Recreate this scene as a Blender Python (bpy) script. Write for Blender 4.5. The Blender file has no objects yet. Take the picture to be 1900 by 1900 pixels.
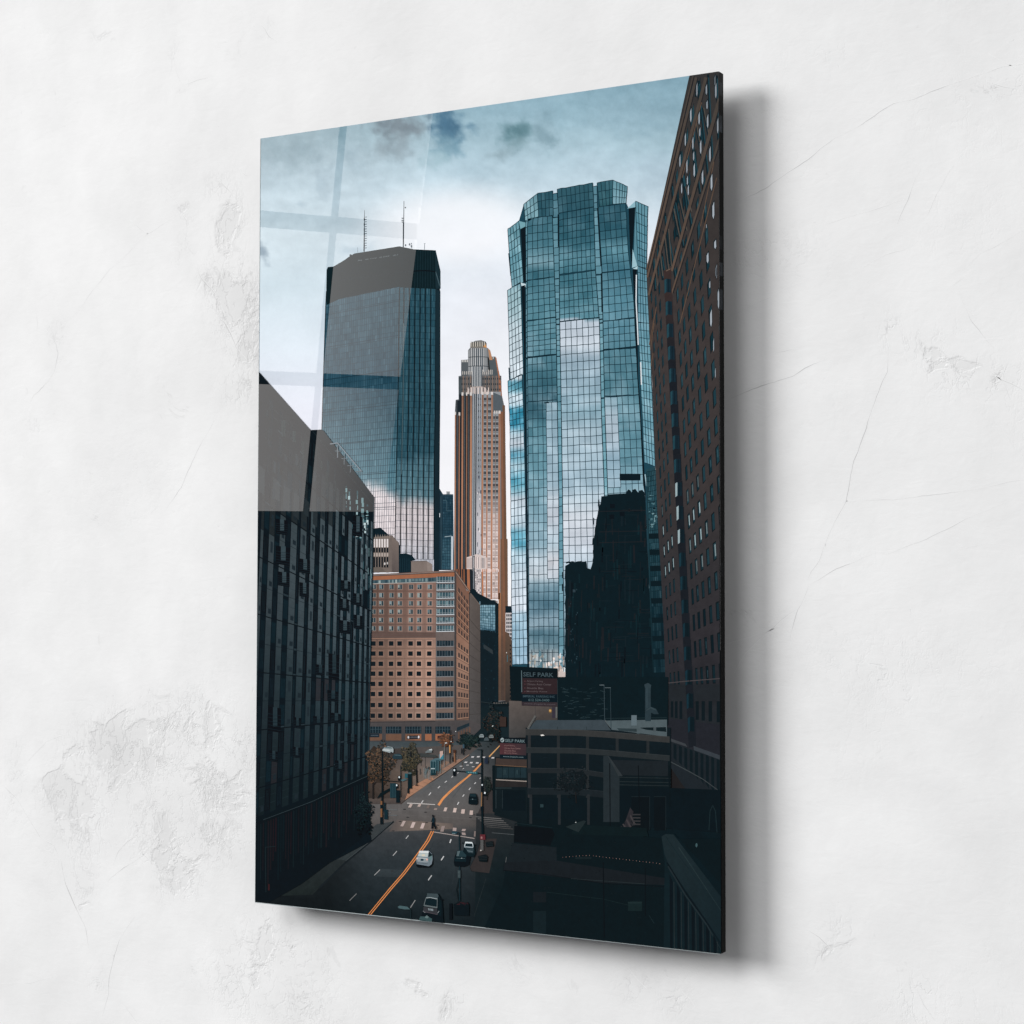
import bpy, math, random
import numpy as np
from mathutils import Matrix, Vector, noise
random.seed(7)
R = random.Random(11)
SC = bpy.context.scene
COL = SC.collection

# ------------------------------------------------------------------ camera
PW, PH, THK, GAP = 0.7780104735522234, 1.2, 0.015, 0.034   # picture width, height, thickness, gap to the wall
Z0 = 0.9                                                    # height of its lower edge over the floor
FPX = 3282.298
CAM = np.array([1.68813746, -2.24138279, 0.50440021])
RC = np.array([[0.87620027, 0.01662729, 0.48166028],
               [0.4819443, -0.0336917, -0.87555386],
               [0.00166987, 0.99929395, -0.03753411]])      # world <- camera
cam_d = bpy.data.cameras.new('camera'); cam = bpy.data.objects.new('camera', cam_d); COL.objects.link(cam)
m4 = Matrix([[RC[i][j] for j in range(3)] + [CAM[i] + (Z0 if i == 2 else 0)] for i in range(3)] + [[0, 0, 0, 1]])
cam.matrix_world = m4
cam_d.sensor_width = 36; cam_d.lens = FPX / 1900 * 36; cam_d.clip_end = 50; cam_d.clip_start = 0.05
SC.camera = cam

def plane_pt(x, y, Y=0.0):
    """digitised artwork coordinates -> (X, Z) on the picture plane"""
    d = RC @ np.array([x - 950.0, 950.0 - y, -FPX])
    k = (Y - CAM[1]) / d[1]
    p = CAM + k * d
    return p[0], p[2]
PLANE_WALL = lambda x, y: plane_pt(x, y, THK + GAP)

# ------------------------------------------------------------------ helpers
def lin(c):
    c = c / 255.0
    return c / 12.92 if c <= 0.04045 else ((c + 0.055) / 1.055) ** 2.4
GAIN, FLOOR = 1.08, 0.0035
def ink_lin(c):
    return [max(0.0006, (lin(max(0, min(255, v))) - FLOOR) * GAIN) for v in c[:3]]
def mix(a, b, t):
    t = 0 if t < 0 else 1 if t > 1 else t
    return tuple(a[i] + (b[i] - a[i]) * t for i in range(3))
def add(c, d): return (c[0] + d, c[1] + d, c[2] + d)
def mul(c, k): return (c[0] * k, c[1] * k, c[2] * k)
def ss(a, b, x):
    t = (x - a) / (b - a); t = 0 if t < 0 else 1 if t > 1 else t
    return t * t * (3 - 2 * t)
def table(tb, y):
    if y <= tb[0][0]: return tb[0][1]
    for i in range(len(tb) - 1):
        if y <= tb[i + 1][0]:
            return mix(tb[i][1], tb[i + 1][1], (y - tb[i][0]) / (tb[i + 1][0] - tb[i][0]))
    return tb[-1][1]
def lerp(a, b, t): return (a[0] + (b[0] - a[0]) * t, a[1] + (b[1] - a[1]) * t)
def xat(tb, y):
    if y <= tb[0][0]: return tb[0][1]
    for i in range(len(tb) - 1):
        if y <= tb[i + 1][0]:
            return tb[i][1] + (tb[i + 1][1] - tb[i][1]) * (y - tb[i][0]) / (tb[i + 1][0] - tb[i][0])
    return tb[-1][1]
def fbm(x, y, o=4, s=0.0):
    v, a, f = 0.0, 0.5, 1.0
    for i in range(o):
        v += a * noise.noise(Vector((x * f + s, y * f - s, s * 1.7 + i * 3.1)))
        a *= 0.5; f *= 2.03
    return v                       # about -0.5 .. 0.5
def homog(q):
    """unit square (u right, v down) -> quad TL,TR,BR,BL"""
    (x0, y0), (x1, y1), (x2, y2), (x3, y3) = q
    dx1, dx2, dx3 = x1 - x2, x3 - x2, x0 - x1 + x2 - x3
    dy1, dy2, dy3 = y1 - y2, y3 - y2, y0 - y1 + y2 - y3
    den = dx1 * dy2 - dx2 * dy1
    g = (dx3 * dy2 - dx2 * dy3) / den; h = (dx1 * dy3 - dx3 * dy1) / den
    a, b, c = x1 - x0 + g * x1, x3 - x0 + h * x3, x0
    d, e, f = y1 - y0 + g * y1, y3 - y0 + h * y3, y0
    def P(u, v):
        w = g * u + h * v + 1
        return ((a * u + b * v + c) / w, (d * u + e * v + f) / w)
    return P

MAT = {}
def nodes(name):
    m = bpy.data.materials.new(name); m.use_nodes = True
    nt = m.node_tree; nt.nodes.clear()
    out = nt.nodes.new('ShaderNodeOutputMaterial'); bs = nt.nodes.new('ShaderNodeBsdfPrincipled')
    nt.links.new(bs.outputs[0], out.inputs[0]); MAT[name] = m
    return m, nt, bs
def N(nt, t, **kw):
    n = nt.nodes.new(t)
    for k, v in kw.items(): setattr(n, k, v)
    return n
def math_n(nt, op, a, b=None, c=None, clamp=False):
    n = N(nt, 'ShaderNodeMath', operation=op, use_clamp=clamp)
    for i, v in enumerate((a, b, c)):
        if v is None: continue
        if isinstance(v, (int, float)): n.inputs[i].default_value = v
        else: nt.links.new(v, n.inputs[i])
    return n.outputs[0]
def noise_n(nt, vec, scale, detail=4, rough=0.5, dist=0.0):
    n = N(nt, 'ShaderNodeTexNoise'); n.inputs['Scale'].default_value = scale; n.inputs['Detail'].default_value = detail
    n.inputs['Roughness'].default_value = rough; n.inputs['Distortion'].default_value = dist
    nt.links.new(vec, n.inputs['Vector']); return n.outputs['Fac']
def sstep(nt, x, a, b):
    n = N(nt, 'ShaderNodeMapRange', interpolation_type='SMOOTHSTEP'); nt.links.new(x, n.inputs[0])
    n.inputs[1].default_value = a; n.inputs[2].default_value = b
    return n.outputs[0]

# printed ink under clear acrylic: colour from the mesh, fine film grain, a sharp clear coat
def ink_material():
    m, nt, bs = nodes('ink_under_acrylic')
    at = N(nt, 'ShaderNodeAttribute', attribute_name='ink', attribute_type='GEOMETRY')
    tc = N(nt, 'ShaderNodeTexCoord')
    g1 = noise_n(nt, tc.outputs['Object'], 900, 2, 0.6)
    g2 = noise_n(nt, tc.outputs['Object'], 160, 3, 0.6)
    g3 = noise_n(nt, tc.outputs['Object'], 55, 4, 0.65)
    s = math_n(nt, 'ADD', math_n(nt, 'MULTIPLY', math_n(nt, 'SUBTRACT', g1, 0.5), 0.5),
               math_n(nt, 'MULTIPLY', math_n(nt, 'SUBTRACT', g2, 0.5), 0.55))
    s = math_n(nt, 'ADD', s, math_n(nt, 'MULTIPLY', math_n(nt, 'SUBTRACT', g3, 0.5), 0.7))
    bw = N(nt, 'ShaderNodeRGBToBW'); nt.links.new(at.outputs['Color'], bw.inputs[0])
    amp = math_n(nt, 'SUBTRACT', 1.0, math_n(nt, 'MULTIPLY', math_n(nt, 'POWER', bw.outputs[0], .35), .98), clamp=True)   # film grain sits in the dark tones
    s = math_n(nt, 'ADD', math_n(nt, 'MULTIPLY', s, amp), 1.0)
    vm = N(nt, 'ShaderNodeVectorMath', operation='SCALE'); nt.links.new(at.outputs['Color'], vm.inputs[0]); nt.links.new(s, vm.inputs['Scale'])
    nt.links.new(vm.outputs[0], bs.inputs['Base Color'])
    bs.inputs['Roughness'].default_value = 1.0; bs.inputs['Specular IOR Level'].default_value = 0.0
    bs.inputs['Coat Weight'].default_value = 1.0; bs.inputs['Coat Roughness'].default_value = 0.0; bs.inputs['Coat IOR'].default_value = 1.5
    return m
ink_material()
def edge_material():
    m, nt, bs = nodes('cut_edge')
    at = N(nt, 'ShaderNodeAttribute', attribute_name='ink', attribute_type='GEOMETRY')
    tc = N(nt, 'ShaderNodeTexCoord'); g = noise_n(nt, tc.outputs['Object'], 60, 3)
    vm = N(nt, 'ShaderNodeVectorMath', operation='SCALE'); nt.links.new(at.outputs['Color'], vm.inputs[0]); nt.links.new(math_n(nt, 'MULTIPLY', g, .7), vm.inputs['Scale'])
    nt.links.new(vm.outputs[0], bs.inputs['Base Color'])
    bs.inputs['Roughness'].default_value = .6; bs.inputs['Specular IOR Level'].default_value = .1
edge_material()

EPS = 5.0e-6
ROOT = bpy.data.objects.new('wall_picture', None); COL.objects.link(ROOT)
ROOT.location = (0, 0, Z0); ROOT.empty_display_size = 0.2
ROOT['label'] = 'tall frameless acrylic glass print of city skyscrapers hanging on the pale plaster wall'
ROOT['category'] = 'wall picture'
LV = [0]
class Ink:
    """one printed thing: flat coloured patches on the picture plane, each level a hair above the last"""
    def __init__(self, name, label=None, parent=None):
        self.name, self.label, self.parent = name, label, parent
        self.v, self.f, self.c = [], [], []
        self.base = LV[0]; self.top = self.base
    def at(self, p, lv): return (p[0], -EPS * (self.base + lv), p[1])
    def poly(self, pts, col, lv=0):
        b = len(self.v); self.k = getattr(self, 'k', 0) + 1; z = -EPS * (self.base + lv + .11 * (self.k % 9))
        if self.base + lv > self.top: self.top = self.base + lv
        for p in pts:
            X, Z = plane_pt(*p); self.v.append((min(PW, max(0, X)), z, min(PH, max(0, Z))))
        self.f.append(tuple(range(b, b + len(pts))))
        if isinstance(col[0], (tuple, list)): self.c += [ink_lin(k) for k in col]
        else: self.c += [ink_lin(col)] * len(pts)
    def rect(self, x0, y0, x1, y1, col, lv=0): self.poly([(x0, y0), (x1, y0), (x1, y1), (x0, y1)], col, lv)
    def shade(self, pts, fn, lv=0): self.poly(pts, [fn(*p) for p in pts], lv)
    def grid(self, P, nu, nv, fn, lv=0, u0=0, u1=1, v0=0, v1=1):
        b = len(self.v); self.k = getattr(self, 'k', 0) + 1; z = -EPS * (self.base + lv + .11 * (self.k % 9))
        if self.base + lv > self.top: self.top = self.base + lv
        cs = []
        for j in range(nv + 1):
            for i in range(nu + 1):
                p = P(u0 + (u1 - u0) * i / nu, v0 + (v1 - v0) * j / nv)
                X, Z = plane_pt(*p); self.v.append((min(PW, max(0, X)), z, min(PH, max(0, Z)))); cs.append(ink_lin(fn(*p)))
        for j in range(nv):
            for i in range(nu):
                a = j * (nu + 1) + i
                q = (a, a + 1, a + nu + 2, a + nu + 1)
                self.f.append(tuple(b + k for k in q)); self.c += [cs[k] for k in q]
    def line(self, pts, w, col, lv=1, w1=None):
        n = len(pts)
        for i in range(n - 1):
            (xa, ya), (xb, yb) = pts[i], pts[i + 1]
            L = math.hypot(xb - xa, yb - ya) or 1
            nx, ny = -(yb - ya) / L / 2, (xb - xa) / L / 2
            wa = w if w1 is None else w + (w1 - w) * i / (n - 1)
            wb = w if w1 is None else w + (w1 - w) * (i + 1) / (n - 1)
            self.poly([(xa + nx * wa, ya + ny * wa), (xb + nx * wb, yb + ny * wb), (xb - nx * wb, yb - ny * wb), (xa - nx * wa, ya - ny * wa)], col, lv)
    def disc(self, x, y, rx, ry, col, lv=1, n=10, rag=0.0):
        self.poly([(x + rx * (1 + R.uniform(-rag, rag)) * math.cos(6.2832 * k / n), y + ry * (1 + R.uniform(-rag, rag)) * math.sin(6.2832 * k / n)) for k in range(n)], col, lv)
    def glass(self, quad, nx, ny, fn, lc, lw=1.2, jit=6, lv=0, wob=0.35, sub=1, us=None, vs=None, lwv=None, P=None, cellfn=None, lines=True):
        P = P or homog(quad)
        us = us or [i / nx for i in range(nx + 1)]; vs = vs or [j / ny for j in range(ny + 1)]
        for j in range(len(vs) - 1):
            for i in range(len(us) - 1):
                d = R.gauss(0, jit)
                f2 = (lambda x, y, d=d: add(fn(x, y), d))
                if cellfn: f2 = cellfn(i, j, f2)
                if sub == 1: self.shade([P(us[i], vs[j]), P(us[i + 1], vs[j]), P(us[i + 1], vs[j + 1]), P(us[i], vs[j + 1])], f2, lv)
                else: self.grid(P, sub, sub, f2, lv, us[i], us[i + 1], vs[j], vs[j + 1])
        if not lines: return
        lcf = lc if callable(lc) else (lambda x, y: lc)
        def strip(pts, w):
            for k in range(len(pts) - 1): self.line([pts[k], pts[k + 1]], w, lcf(*pts[k]), lv + 1)
        for u in us:
            pts = [P(u, v) for v in vs]; o = 0; q = []
            for p in pts: q.append((p[0] + R.uniform(-wob, wob), p[1]))
            strip(q, lwv or lw)
        for v in vs:
            q = []
            for u in us: p = P(u, v); q.append((p[0], p[1] + R.uniform(-wob, wob) * 1.5))
            strip(q, lw)
    def build(self):
        LV[0] = self.top + 1
        me = bpy.data.meshes.new(self.name)
        me.from_pydata(self.v, [], self.f); me.update()
        a = me.color_attributes.new('ink', 'FLOAT_COLOR', 'CORNER')
        arr = np.ones((len(self.c), 4), dtype=np.float32); arr[:, :3] = np.array(self.c, dtype=np.float32)
        a.data.foreach_set('color', arr.ravel())
        me.materials.append(MAT['ink_under_acrylic'])
        # face the room (-Y)
        if len(me.polygons):
            flip = [p.index for p in me.polygons if p.normal.y > 0]
            if flip:
                import bmesh
                bm = bmesh.new(); bm.from_mesh(me); bm.faces.ensure_lookup_table()
                bmesh.ops.reverse_faces(bm, faces=[bm.faces[i] for i in flip]); bm.to_mesh(me); bm.free()
        o = bpy.data.objects.new(self.name, me); COL.objects.link(o)
        o.parent = self.parent or ROOT
        if self.label: o['label'] = self.label
        return o

def text_polys(s, quad, ink, col, lv, pad=0.0, bold=0.0):
    """lettering: outline of the built-in font mapped into a quad TL,TR,BR,BL"""
    cu = bpy.data.curves.new('lettering', 'FONT'); cu.body = s; cu.size = 1.0; cu.resolution_u = 2; cu.offset = bold
    o = bpy.data.objects.new('lettering', cu); COL.objects.link(o)
    bpy.context.view_layer.update()
    dg = bpy.context.evaluated_depsgraph_get()
    me = o.evaluated_get(dg).to_mesh()
    vs = [tuple(v.co)[:2] for v in me.vertices]; fs = [tuple(p.vertices) for p in me.polygons]
    o.evaluated_get(dg).to_mesh_clear()
    bpy.data.objects.remove(o); bpy.data.curves.remove(cu)
    if not vs: return
    x0 = min(v[0] for v in vs); x1 = max(v[0] for v in vs); y0 = min(v[1] for v in vs); y1 = max(v[1] for v in vs)
    P = homog(quad)
    for f in fs:
        ink.poly([P((vs[k][0] - x0) / (x1 - x0), 1 - (vs[k][1] - y0) / (y1 - y0)) for k in f], col, lv)

# ------------------------------------------------------------------ the wall
def wall():
    m, nt, bs = nodes('white_plaster')
    tc = N(nt, 'ShaderNodeTexCoord'); V = tc.outputs['Object']
    wear = N(nt, 'ShaderNodeAttribute', attribute_name='wear', attribute_type='GEOMETRY').outputs['Fac']
    cloud = noise_n(nt, V, 3.4, 6, 0.55, 0.1)
    cloud2 = noise_n(nt, V, 14, 7, 0.62, 0.25)
    fine = noise_n(nt, V, 60, 6, 0.65, 0.3)
    trowel_map = N(nt, 'ShaderNodeMapping'); trowel_map.inputs['Rotation'].default_value = (0, -0.75, 0); trowel_map.inputs['Scale'].default_value = (1, 1, 2.4)
    nt.links.new(V, trowel_map.inputs[0])
    trowel = noise_n(nt, trowel_map.outputs[0], 26, 5, 0.6, 0.8)
    flake = noise_n(nt, V, 12, 6, 0.6, 0.7)
    flake2 = noise_n(nt, V, 46, 7, 0.62, 1.4)
    # worn patches: where wear is high the top coat has flaked off in ragged islands
    t = math_n(nt, 'ADD', flake, math_n(nt, 'MULTIPLY', wear, 0.34))
    isl = math_n(nt, 'MULTIPLY', sstep(nt, t, 0.70, 0.75), .85)
    isl2 = math_n(nt, 'MULTIPLY', sstep(nt, math_n(nt, 'ADD', flake2, math_n(nt, 'MULTIPLY', wear, 0.3)), 0.70, 0.76), 0.3)
    worn = math_n(nt, 'MAXIMUM', isl, isl2)
    # thin darker rims of the islands
    rim = math_n(nt, 'MULTIPLY', math_n(nt, 'MULTIPLY', sstep(nt, t, 0.675, 0.70), math_n(nt, 'SUBTRACT', 1.0, sstep(nt, t, 0.70, 0.73))), 1.0)
    g = math_n(nt, 'ADD', 0.815, math_n(nt, 'MULTIPLY', math_n(nt, 'SUBTRACT', cloud, 0.5), 0.20))
    g = math_n(nt, 'ADD', g, math_n(nt, 'MULTIPLY', math_n(nt, 'SUBTRACT', cloud2, 0.5), 0.11))
    g = math_n(nt, 'SUBTRACT', g, math_n(nt, 'MULTIPLY', worn, 0.06))
    g = math_n(nt, 'SUBTRACT', g, math_n(nt, 'MULTIPLY', rim, 0.05))
    g = math_n(nt, 'SUBTRACT', g, math_n(nt, 'MULTIPLY', wear, 0.035))
    def vein(sc, wd, seedshift):
        mp = N(nt, 'ShaderNodeMapping'); mp.inputs['Location'].default_value = (seedshift, 0, seedshift * .7); mp.inputs['Rotation'].default_value = (0, .5, 0); mp.inputs['Scale'].default_value = (1.25, 1, .8); nt.links.new(V, mp.inputs[0])
        n_ = noise_n(nt, mp.outputs[0], sc, 7, 0.6, 0.2)
        d_ = math_n(nt, 'ABSOLUTE', math_n(nt, 'SUBTRACT', n_, 0.5))
        return math_n(nt, 'SUBTRACT', 1.0, sstep(nt, d_, 0.0, wd))
    mask = sstep(nt, noise_n(nt, V, 5, 4, .6, .3), .52, .66)
    lines = math_n(nt, 'MULTIPLY', math_n(nt, 'MAXIMUM', vein(9, .012, 3.1), vein(21, .016, 7.7)), math_n(nt, 'MULTIPLY_ADD', wear, 1.0, math_n(nt, 'MULTIPLY', mask, 0.14), clamp=True))
    g = math_n(nt, 'SUBTRACT', g, math_n(nt, 'MULTIPLY', lines, 0.06))
    cc = N(nt, 'ShaderNodeCombineColor')
    nt.links.new(g, cc.inputs[0]); nt.links.new(g, cc.inputs[1]); nt.links.new(math_n(nt, 'MULTIPLY', g, 1.0), cc.inputs[2])
    nt.links.new(cc.outputs[0], bs.inputs['Base Color'])
    bs.inputs['Roughness'].default_value = 0.85; bs.inputs['Specular IOR Level'].default_value = 0.2
    h = math_n(nt, 'ADD', math_n(nt, 'MULTIPLY', trowel, 0.2), math_n(nt, 'MULTIPLY', fine, 0.18))
    h = math_n(nt, 'SUBTRACT', h, math_n(nt, 'MULTIPLY', worn, 0.4))
    h = math_n(nt, 'SUBTRACT', h, math_n(nt, 'MULTIPLY', lines, 0.28))
    bp = N(nt, 'ShaderNodeBump'); bp.inputs['Strength'].default_value = 0.42; bp.inputs['Distance'].default_value = 0.004
    nt.links.new(h, bp.inputs['Height']); nt.links.new(bp.outputs[0], bs.inputs['Normal'])
    # mesh
    x0, x1, z0, z1 = -2.6, 3.0, -0.9, 3.0
    nx, nz = 280, 195
    blobs = [(445, 560, 46, 60, 1.0), (425, 420, 30, 60, .7), (470, 640, 40, 40, .9), (400, 345, 26, 22, .55), (345, 470, 14, 26, .75), (385, 520, 16, 30, .6),
             (450, 720, 40, 26, .75), (345, 395, 12, 40, .5), (310, 350, 10, 26, .45), (105, 620, 18, 24, .55), (115, 660, 14, 14, .45),
             (230, 1400, 110, 70, .85), (150, 1510, 50, 90, .8), (330, 1350, 90, 50, .75), (390, 1460, 60, 50, .85), (120, 1470, 50, 40, .8), (300, 1540, 60, 70, .7),
             (330, 1620, 45, 40, .75), (400, 1560, 50, 40, .7), (450, 1385, 36, 30, .8), (150, 1640, 30, 40, .5), (180, 1820, 20, 20, .5), (440, 1820, 60, 45, .62),
             (500, 1760, 70, 50, .55), (560, 1860, 60, 40, .6), (590, 1800, 40, 40, .45), (30, 1450, 22, 60, .45),
             (490, 55, 18, 12, .65), (325, 100, 12, 34, .45), (340, 160, 14, 10, .5), (440, 85, 26, 20, .45), (175, 70, 12, 16, .4), (60, 790, 30, 20, .4),
             (1735, 675, 12, 14, .8), (1790, 690, 34, 14, .75), (1648, 610, 6, 20, .65), (1860, 700, 20, 14, .6), (1540, 515, 22, 8, .55), (1550, 100, 24, 14, .35),
             (1860, 155, 34, 10, .6), (1780, 600, 12, 8, .45), (1700, 640, 30, 20, .45), (1440, 470, 60, 30, .4), (1520, 1770, 14, 20, .5), (1700, 1850, 14, 30, .5),
             (1560, 1730, 26, 30, .4), (1250, 1860, 22, 16, .6), (1180, 1830, 30, 20, .5), (960, 1800, 40, 16, .35), (840, 1860, 18, 26, .55), (760, 1830, 40, 20, .3), (230, 920, 120, 60, .2), (1650, 1240, 120, 50, .2)]
    B = []
    for (px, py, sx, sy, a) in blobs:
        X, Z = PLANE_WALL(px, py); B.append((X, Z, sx / 1150, sy / 1365, a))
    vs, fs, wv = [], [], []
    for j in range(nz + 1):
        for i in range(nx + 1):
            X = x0 + (x1 - x0) * i / nx; Z = z0 + (z1 - z0) * j / nz
            vs.append((X, 0, Z)); w = 0.0
            for (bx, bz, sx, sz, a) in B:
                d = ((X - bx) / sx) ** 2 + ((Z - bz) / sz) ** 2
                if d < 6: w = max(w, a * math.exp(-d * 0.55))
            wv.append(w)
    for j in range(nz):
        for i in range(nx):
            a = j * (nx + 1) + i; fs.append((a, a + 1, a + nx + 2, a + nx + 1))
    me = bpy.data.meshes.new('wall'); me.from_pydata(vs, [], fs)
    at = me.attributes.new('wear', 'FLOAT', 'POINT'); at.data.foreach_set('value', wv)
    me.materials.append(m)
    wo = bpy.data.objects.new('wall', me); COL.objects.link(wo); wo.location = (0, THK + GAP, Z0)
    wo['kind'] = 'structure'
    # hairline cracks: jittered ribbons a hair proud of the plaster, dark line beside a pale lip
    m2, nt2, b2 = nodes('crack_shadow'); b2.inputs['Base Color'].default_value = (0.60, 0.60, 0.60, 1); b2.inputs['Roughness'].default_value = 0.9
    m3, nt3, b3 = nodes('crack_lip'); b3.inputs['Base Color'].default_value = (0.84, 0.84, 0.84, 1); b3.inputs['Roughness'].default_value = 0.9
    cr = [([(103, 617), (150, 570), (175, 535), (205, 500), (240, 468), (262, 440)], 1.1), ([(262, 440), (290, 425), (320, 405), (337, 392)], .8),
          ([(240, 408), (262, 425), (285, 440)], .7), ([(131, 502), (145, 525), (157, 545)], 1.5), ([(84, 610), (96, 625), (105, 640), (108, 655), (102, 690), (92, 705), (62, 735), (55, 750)], 1.3),
          ([(66, 580), (70, 600), (69, 616)], 1.4), ([(335, 392), (345, 410), (347, 430), (343, 455), (350, 480)], 1.6), ([(300, 343), (315, 362), (335, 385)], 1.4),
          ([(350, 480), (365, 500), (375, 520), (395, 540), (408, 560), (415, 580)], 1.7), ([(387, 430), (392, 450), (386, 475), (400, 485), (412, 492)], 1.5), ([(430, 460), (432, 470), (427, 480)], 2.),
          ([(385, 560), (400, 585), (415, 598), (430, 625), (440, 645), (458, 668)], 1.7), ([(404, 330), (415, 345), (430, 360), (437, 365)], 1.6), ([(448, 318), (456, 325), (462, 326)], 1.8),
          ([(343, 158), (365, 150), (393, 142)], 1.3), ([(316, 70), (318, 95), (326, 125), (334, 150), (340, 160)], 1.2), ([(170, 55), (178, 75), (186, 85)], 1.2), ([(290, 50), (325, 42)], 1.0),
          ([(482, 45), (492, 55), (500, 68), (515, 78)], 1.4), ([(60, 262), (90, 245), (125, 233)], .8), ([(305, 950), (322, 925), (335, 905), (345, 880), (360, 850), (375, 820), (390, 795), (402, 770)], 1.0),
          ([(0, 1540), (20, 1625)], .01), ([(0, 1450), (30, 1480), (60, 1530), (75, 1555), (100, 1570), (115, 1600), (122, 1640), (140, 1685), (158, 1720), (165, 1760)], 2.0),
          ([(190, 1885), (200, 1850), (204, 1810), (212, 1775), (222, 1745), (250, 1700)], 1.2), ([(200, 1635), (230, 1610), (265, 1588), (300, 1540)], 1.3), ([(210, 1605), (220, 1580), (240, 1560), (258, 1545)], 1.4),
          ([(258, 1545), (265, 1585), (290, 1605)], 1.3), ([(240, 1455), (270, 1450), (300, 1425), (325, 1410)], 1.6), ([(50, 1415), (85, 1375), (130, 1360), (145, 1325)], 1.1), ([(180, 1765), (205, 1772), (218, 1778)], 1.),
          ([(0, 1825), (60, 1823), (100, 1812)], .7), ([(270, 1812), (312, 1808)], 1.0), ([(228, 1860), (245, 1885), (255, 1900)], 1.0), ([(420, 1362), (445, 1380), (475, 1385)], 1.2), ([(410, 1500), (428, 1522)], 1.8),
          ([(1346, 745), (1380, 728), (1420, 712), (1470, 697), (1500, 680), (1535, 664)], 1.5), ([(1372, 727), (1400, 718), (1430, 704)], 1.3), ([(1436, 656), (1465, 650), (1480, 648)], 1.0),
          ([(1650, 640), (1645, 690), (1625, 735), (1612, 775), (1598, 820), (1585, 855), (1575, 900), (1570, 930), (1545, 975), (1530, 1010)], 1.5), ([(1530, 1010), (1520, 1040), (1505, 1060), (1498, 1075)], 1.5),
          ([(1500, 1085), (1492, 1110), (1480, 1130), (1468, 1170), (1465, 1195)], 1.5), ([(1480, 1130), (1450, 1150), (1420, 1175), (1380, 1215), (1362, 1250)], 1.2), ([(1570, 930), (1640, 928), (1720, 920), (1820, 906), (1900, 890)], .9),
          ([(1505, 1085), (1550, 1055), (1600, 1035), (1620, 1028)], 1.1), ([(1346, 1196), (1400, 1180), (1450, 1160)], .7), ([(1412, 785), (1435, 765), (1460, 755)], .9), ([(1640, 1030), (1720, 1000), (1800, 960), (1870, 930)], .6),
          ([(1355, 382), (1385, 366), (1420, 350), (1460, 322), (1500, 297), (1525, 275), (1550, 257), (1590, 238), (1630, 208), (1660, 193), (1690, 187), (1740, 165), (1800, 145), (1860, 125), (1900, 118)], 1.2),
          ([(1530, 418), (1600, 395), (1640, 383), (1680, 370)], .9), ([(1665, 415), (1680, 380), (1700, 330), (1712, 310)], 1.2), ([(1722, 400), (1735, 365), (1755, 325), (1770, 305)], 1.1),
          ([(1795, 495), (1820, 470), (1860, 450), (1900, 427)], 1.2), ([(1600, 495), (1640, 475), (1680, 462)], .9), ([(1833, 98), (1850, 110), (1880, 125), (1900, 138)], .9), ([(1830, 152), (1860, 162), (1900, 168)], 1.6),
          ([(1536, 133), (1548, 152)], .9), ([(1565, 1205), (1580, 1220)], 1.1), ([(1685, 1105), (1695, 1110)], 1.0), ([(1700, 1835), (1715, 1865), (1735, 1895)], 1.4), ([(1640, 1845), (1658, 1865)], 1.1), ([(1805, 1855), (1818, 1885)], 1.2),
          ([(1490, 1720), (1520, 1740), (1545, 1765), (1560, 1790)], .9), ([(1265, 1840), (1280, 1855), (1288, 1868)], 1.5), ([(1140, 1770), (1160, 1790), (1180, 1815), (1200, 1835)], 1.3), ([(1050, 1812), (1058, 1835), (1065, 1850)], 1.1),
          ([(1346, 590), (1420, 555), (1470, 530), (1520, 515)], .7), ([(1780, 1020), (1830, 1008), (1880, 1012)], .7), ([(1770, 530), (1790, 515)], 1.0), ([(1775, 535), (1785, 555), (1800, 590), (1845, 645)], .7), ([(1840, 690), (1865, 712), (1875, 745)], 1.3), ([(1830, 690), (1900, 725)], 1.1)]
    r2 = random.Random(3)
    for pts, w in cr:
        if w < .1: continue
        vs, fs, mi = [], [], []
        P = [PLANE_WALL(*p) for p in pts]
        Q = []
        for i in range(len(P) - 1):
            n = max(2, int(math.hypot(P[i + 1][0] - P[i][0], P[i + 1][1] - P[i][1]) / 0.006))
            for k in range(n): Q.append(lerp(P[i], P[i + 1], k / n))
        Q.append(P[-1]); n = len(Q)
        Q = [(q[0] + 0.0035 * fbm(k * .13, w * 9, 3, 5.0) + r2.uniform(-.0004, .0004), q[1] + 0.0035 * fbm(k * .13, w * 9, 3, 9.0) + r2.uniform(-.0004, .0004)) for k, q in enumerate(Q)]
        for side in (0, 1):
            b = len(vs)
            for k, q in enumerate(Q):
                q2 = Q[min(n - 1, k + 1)]; q1 = Q[max(0, k - 1)]
                dx, dz = q2[0] - q1[0], q2[1] - q1[1]; L = math.hypot(dx, dz) or 1
                tp = min(1, min(k, n - 1 - k) / 5) * max(0.12, 0.5 + 2.4 * fbm(k * .16, w * 3.3 + pts[0][0], 3, 2.2))
                ww = 0.00040 * w * tp + 0.00002
                ox, oz = -dz / L, dx / L
                if side == 0: vs.append((q[0] + ox * ww, -0.00006, q[1] + oz * ww)); vs.append((q[0] - ox * ww, -0.00006, q[1] - oz * ww))
                else: vs.append((q[0] + ox * (ww + .0011), -0.00003, q[1] - .0003 + oz * (ww + .0011))); vs.append((q[0] - ox * ww * .6, -0.00003, q[1] - .0004 - oz * ww * .6))
            for k in range(n - 1):
                fs.append((b + 2 * k, b + 2 * k + 1, b + 2 * k + 3, b + 2 * k + 2)); mi.append(side)
        me = bpy.data.meshes.new('plaster_crack'); me.from_pydata(vs, [], fs); me.materials.append(m2); me.materials.append(m3)
        me.polygons.foreach_set('material_index', mi)
        o = bpy.data.objects.new('plaster_crack', me); COL.objects.link(o); o.parent = wo
wall()

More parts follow.
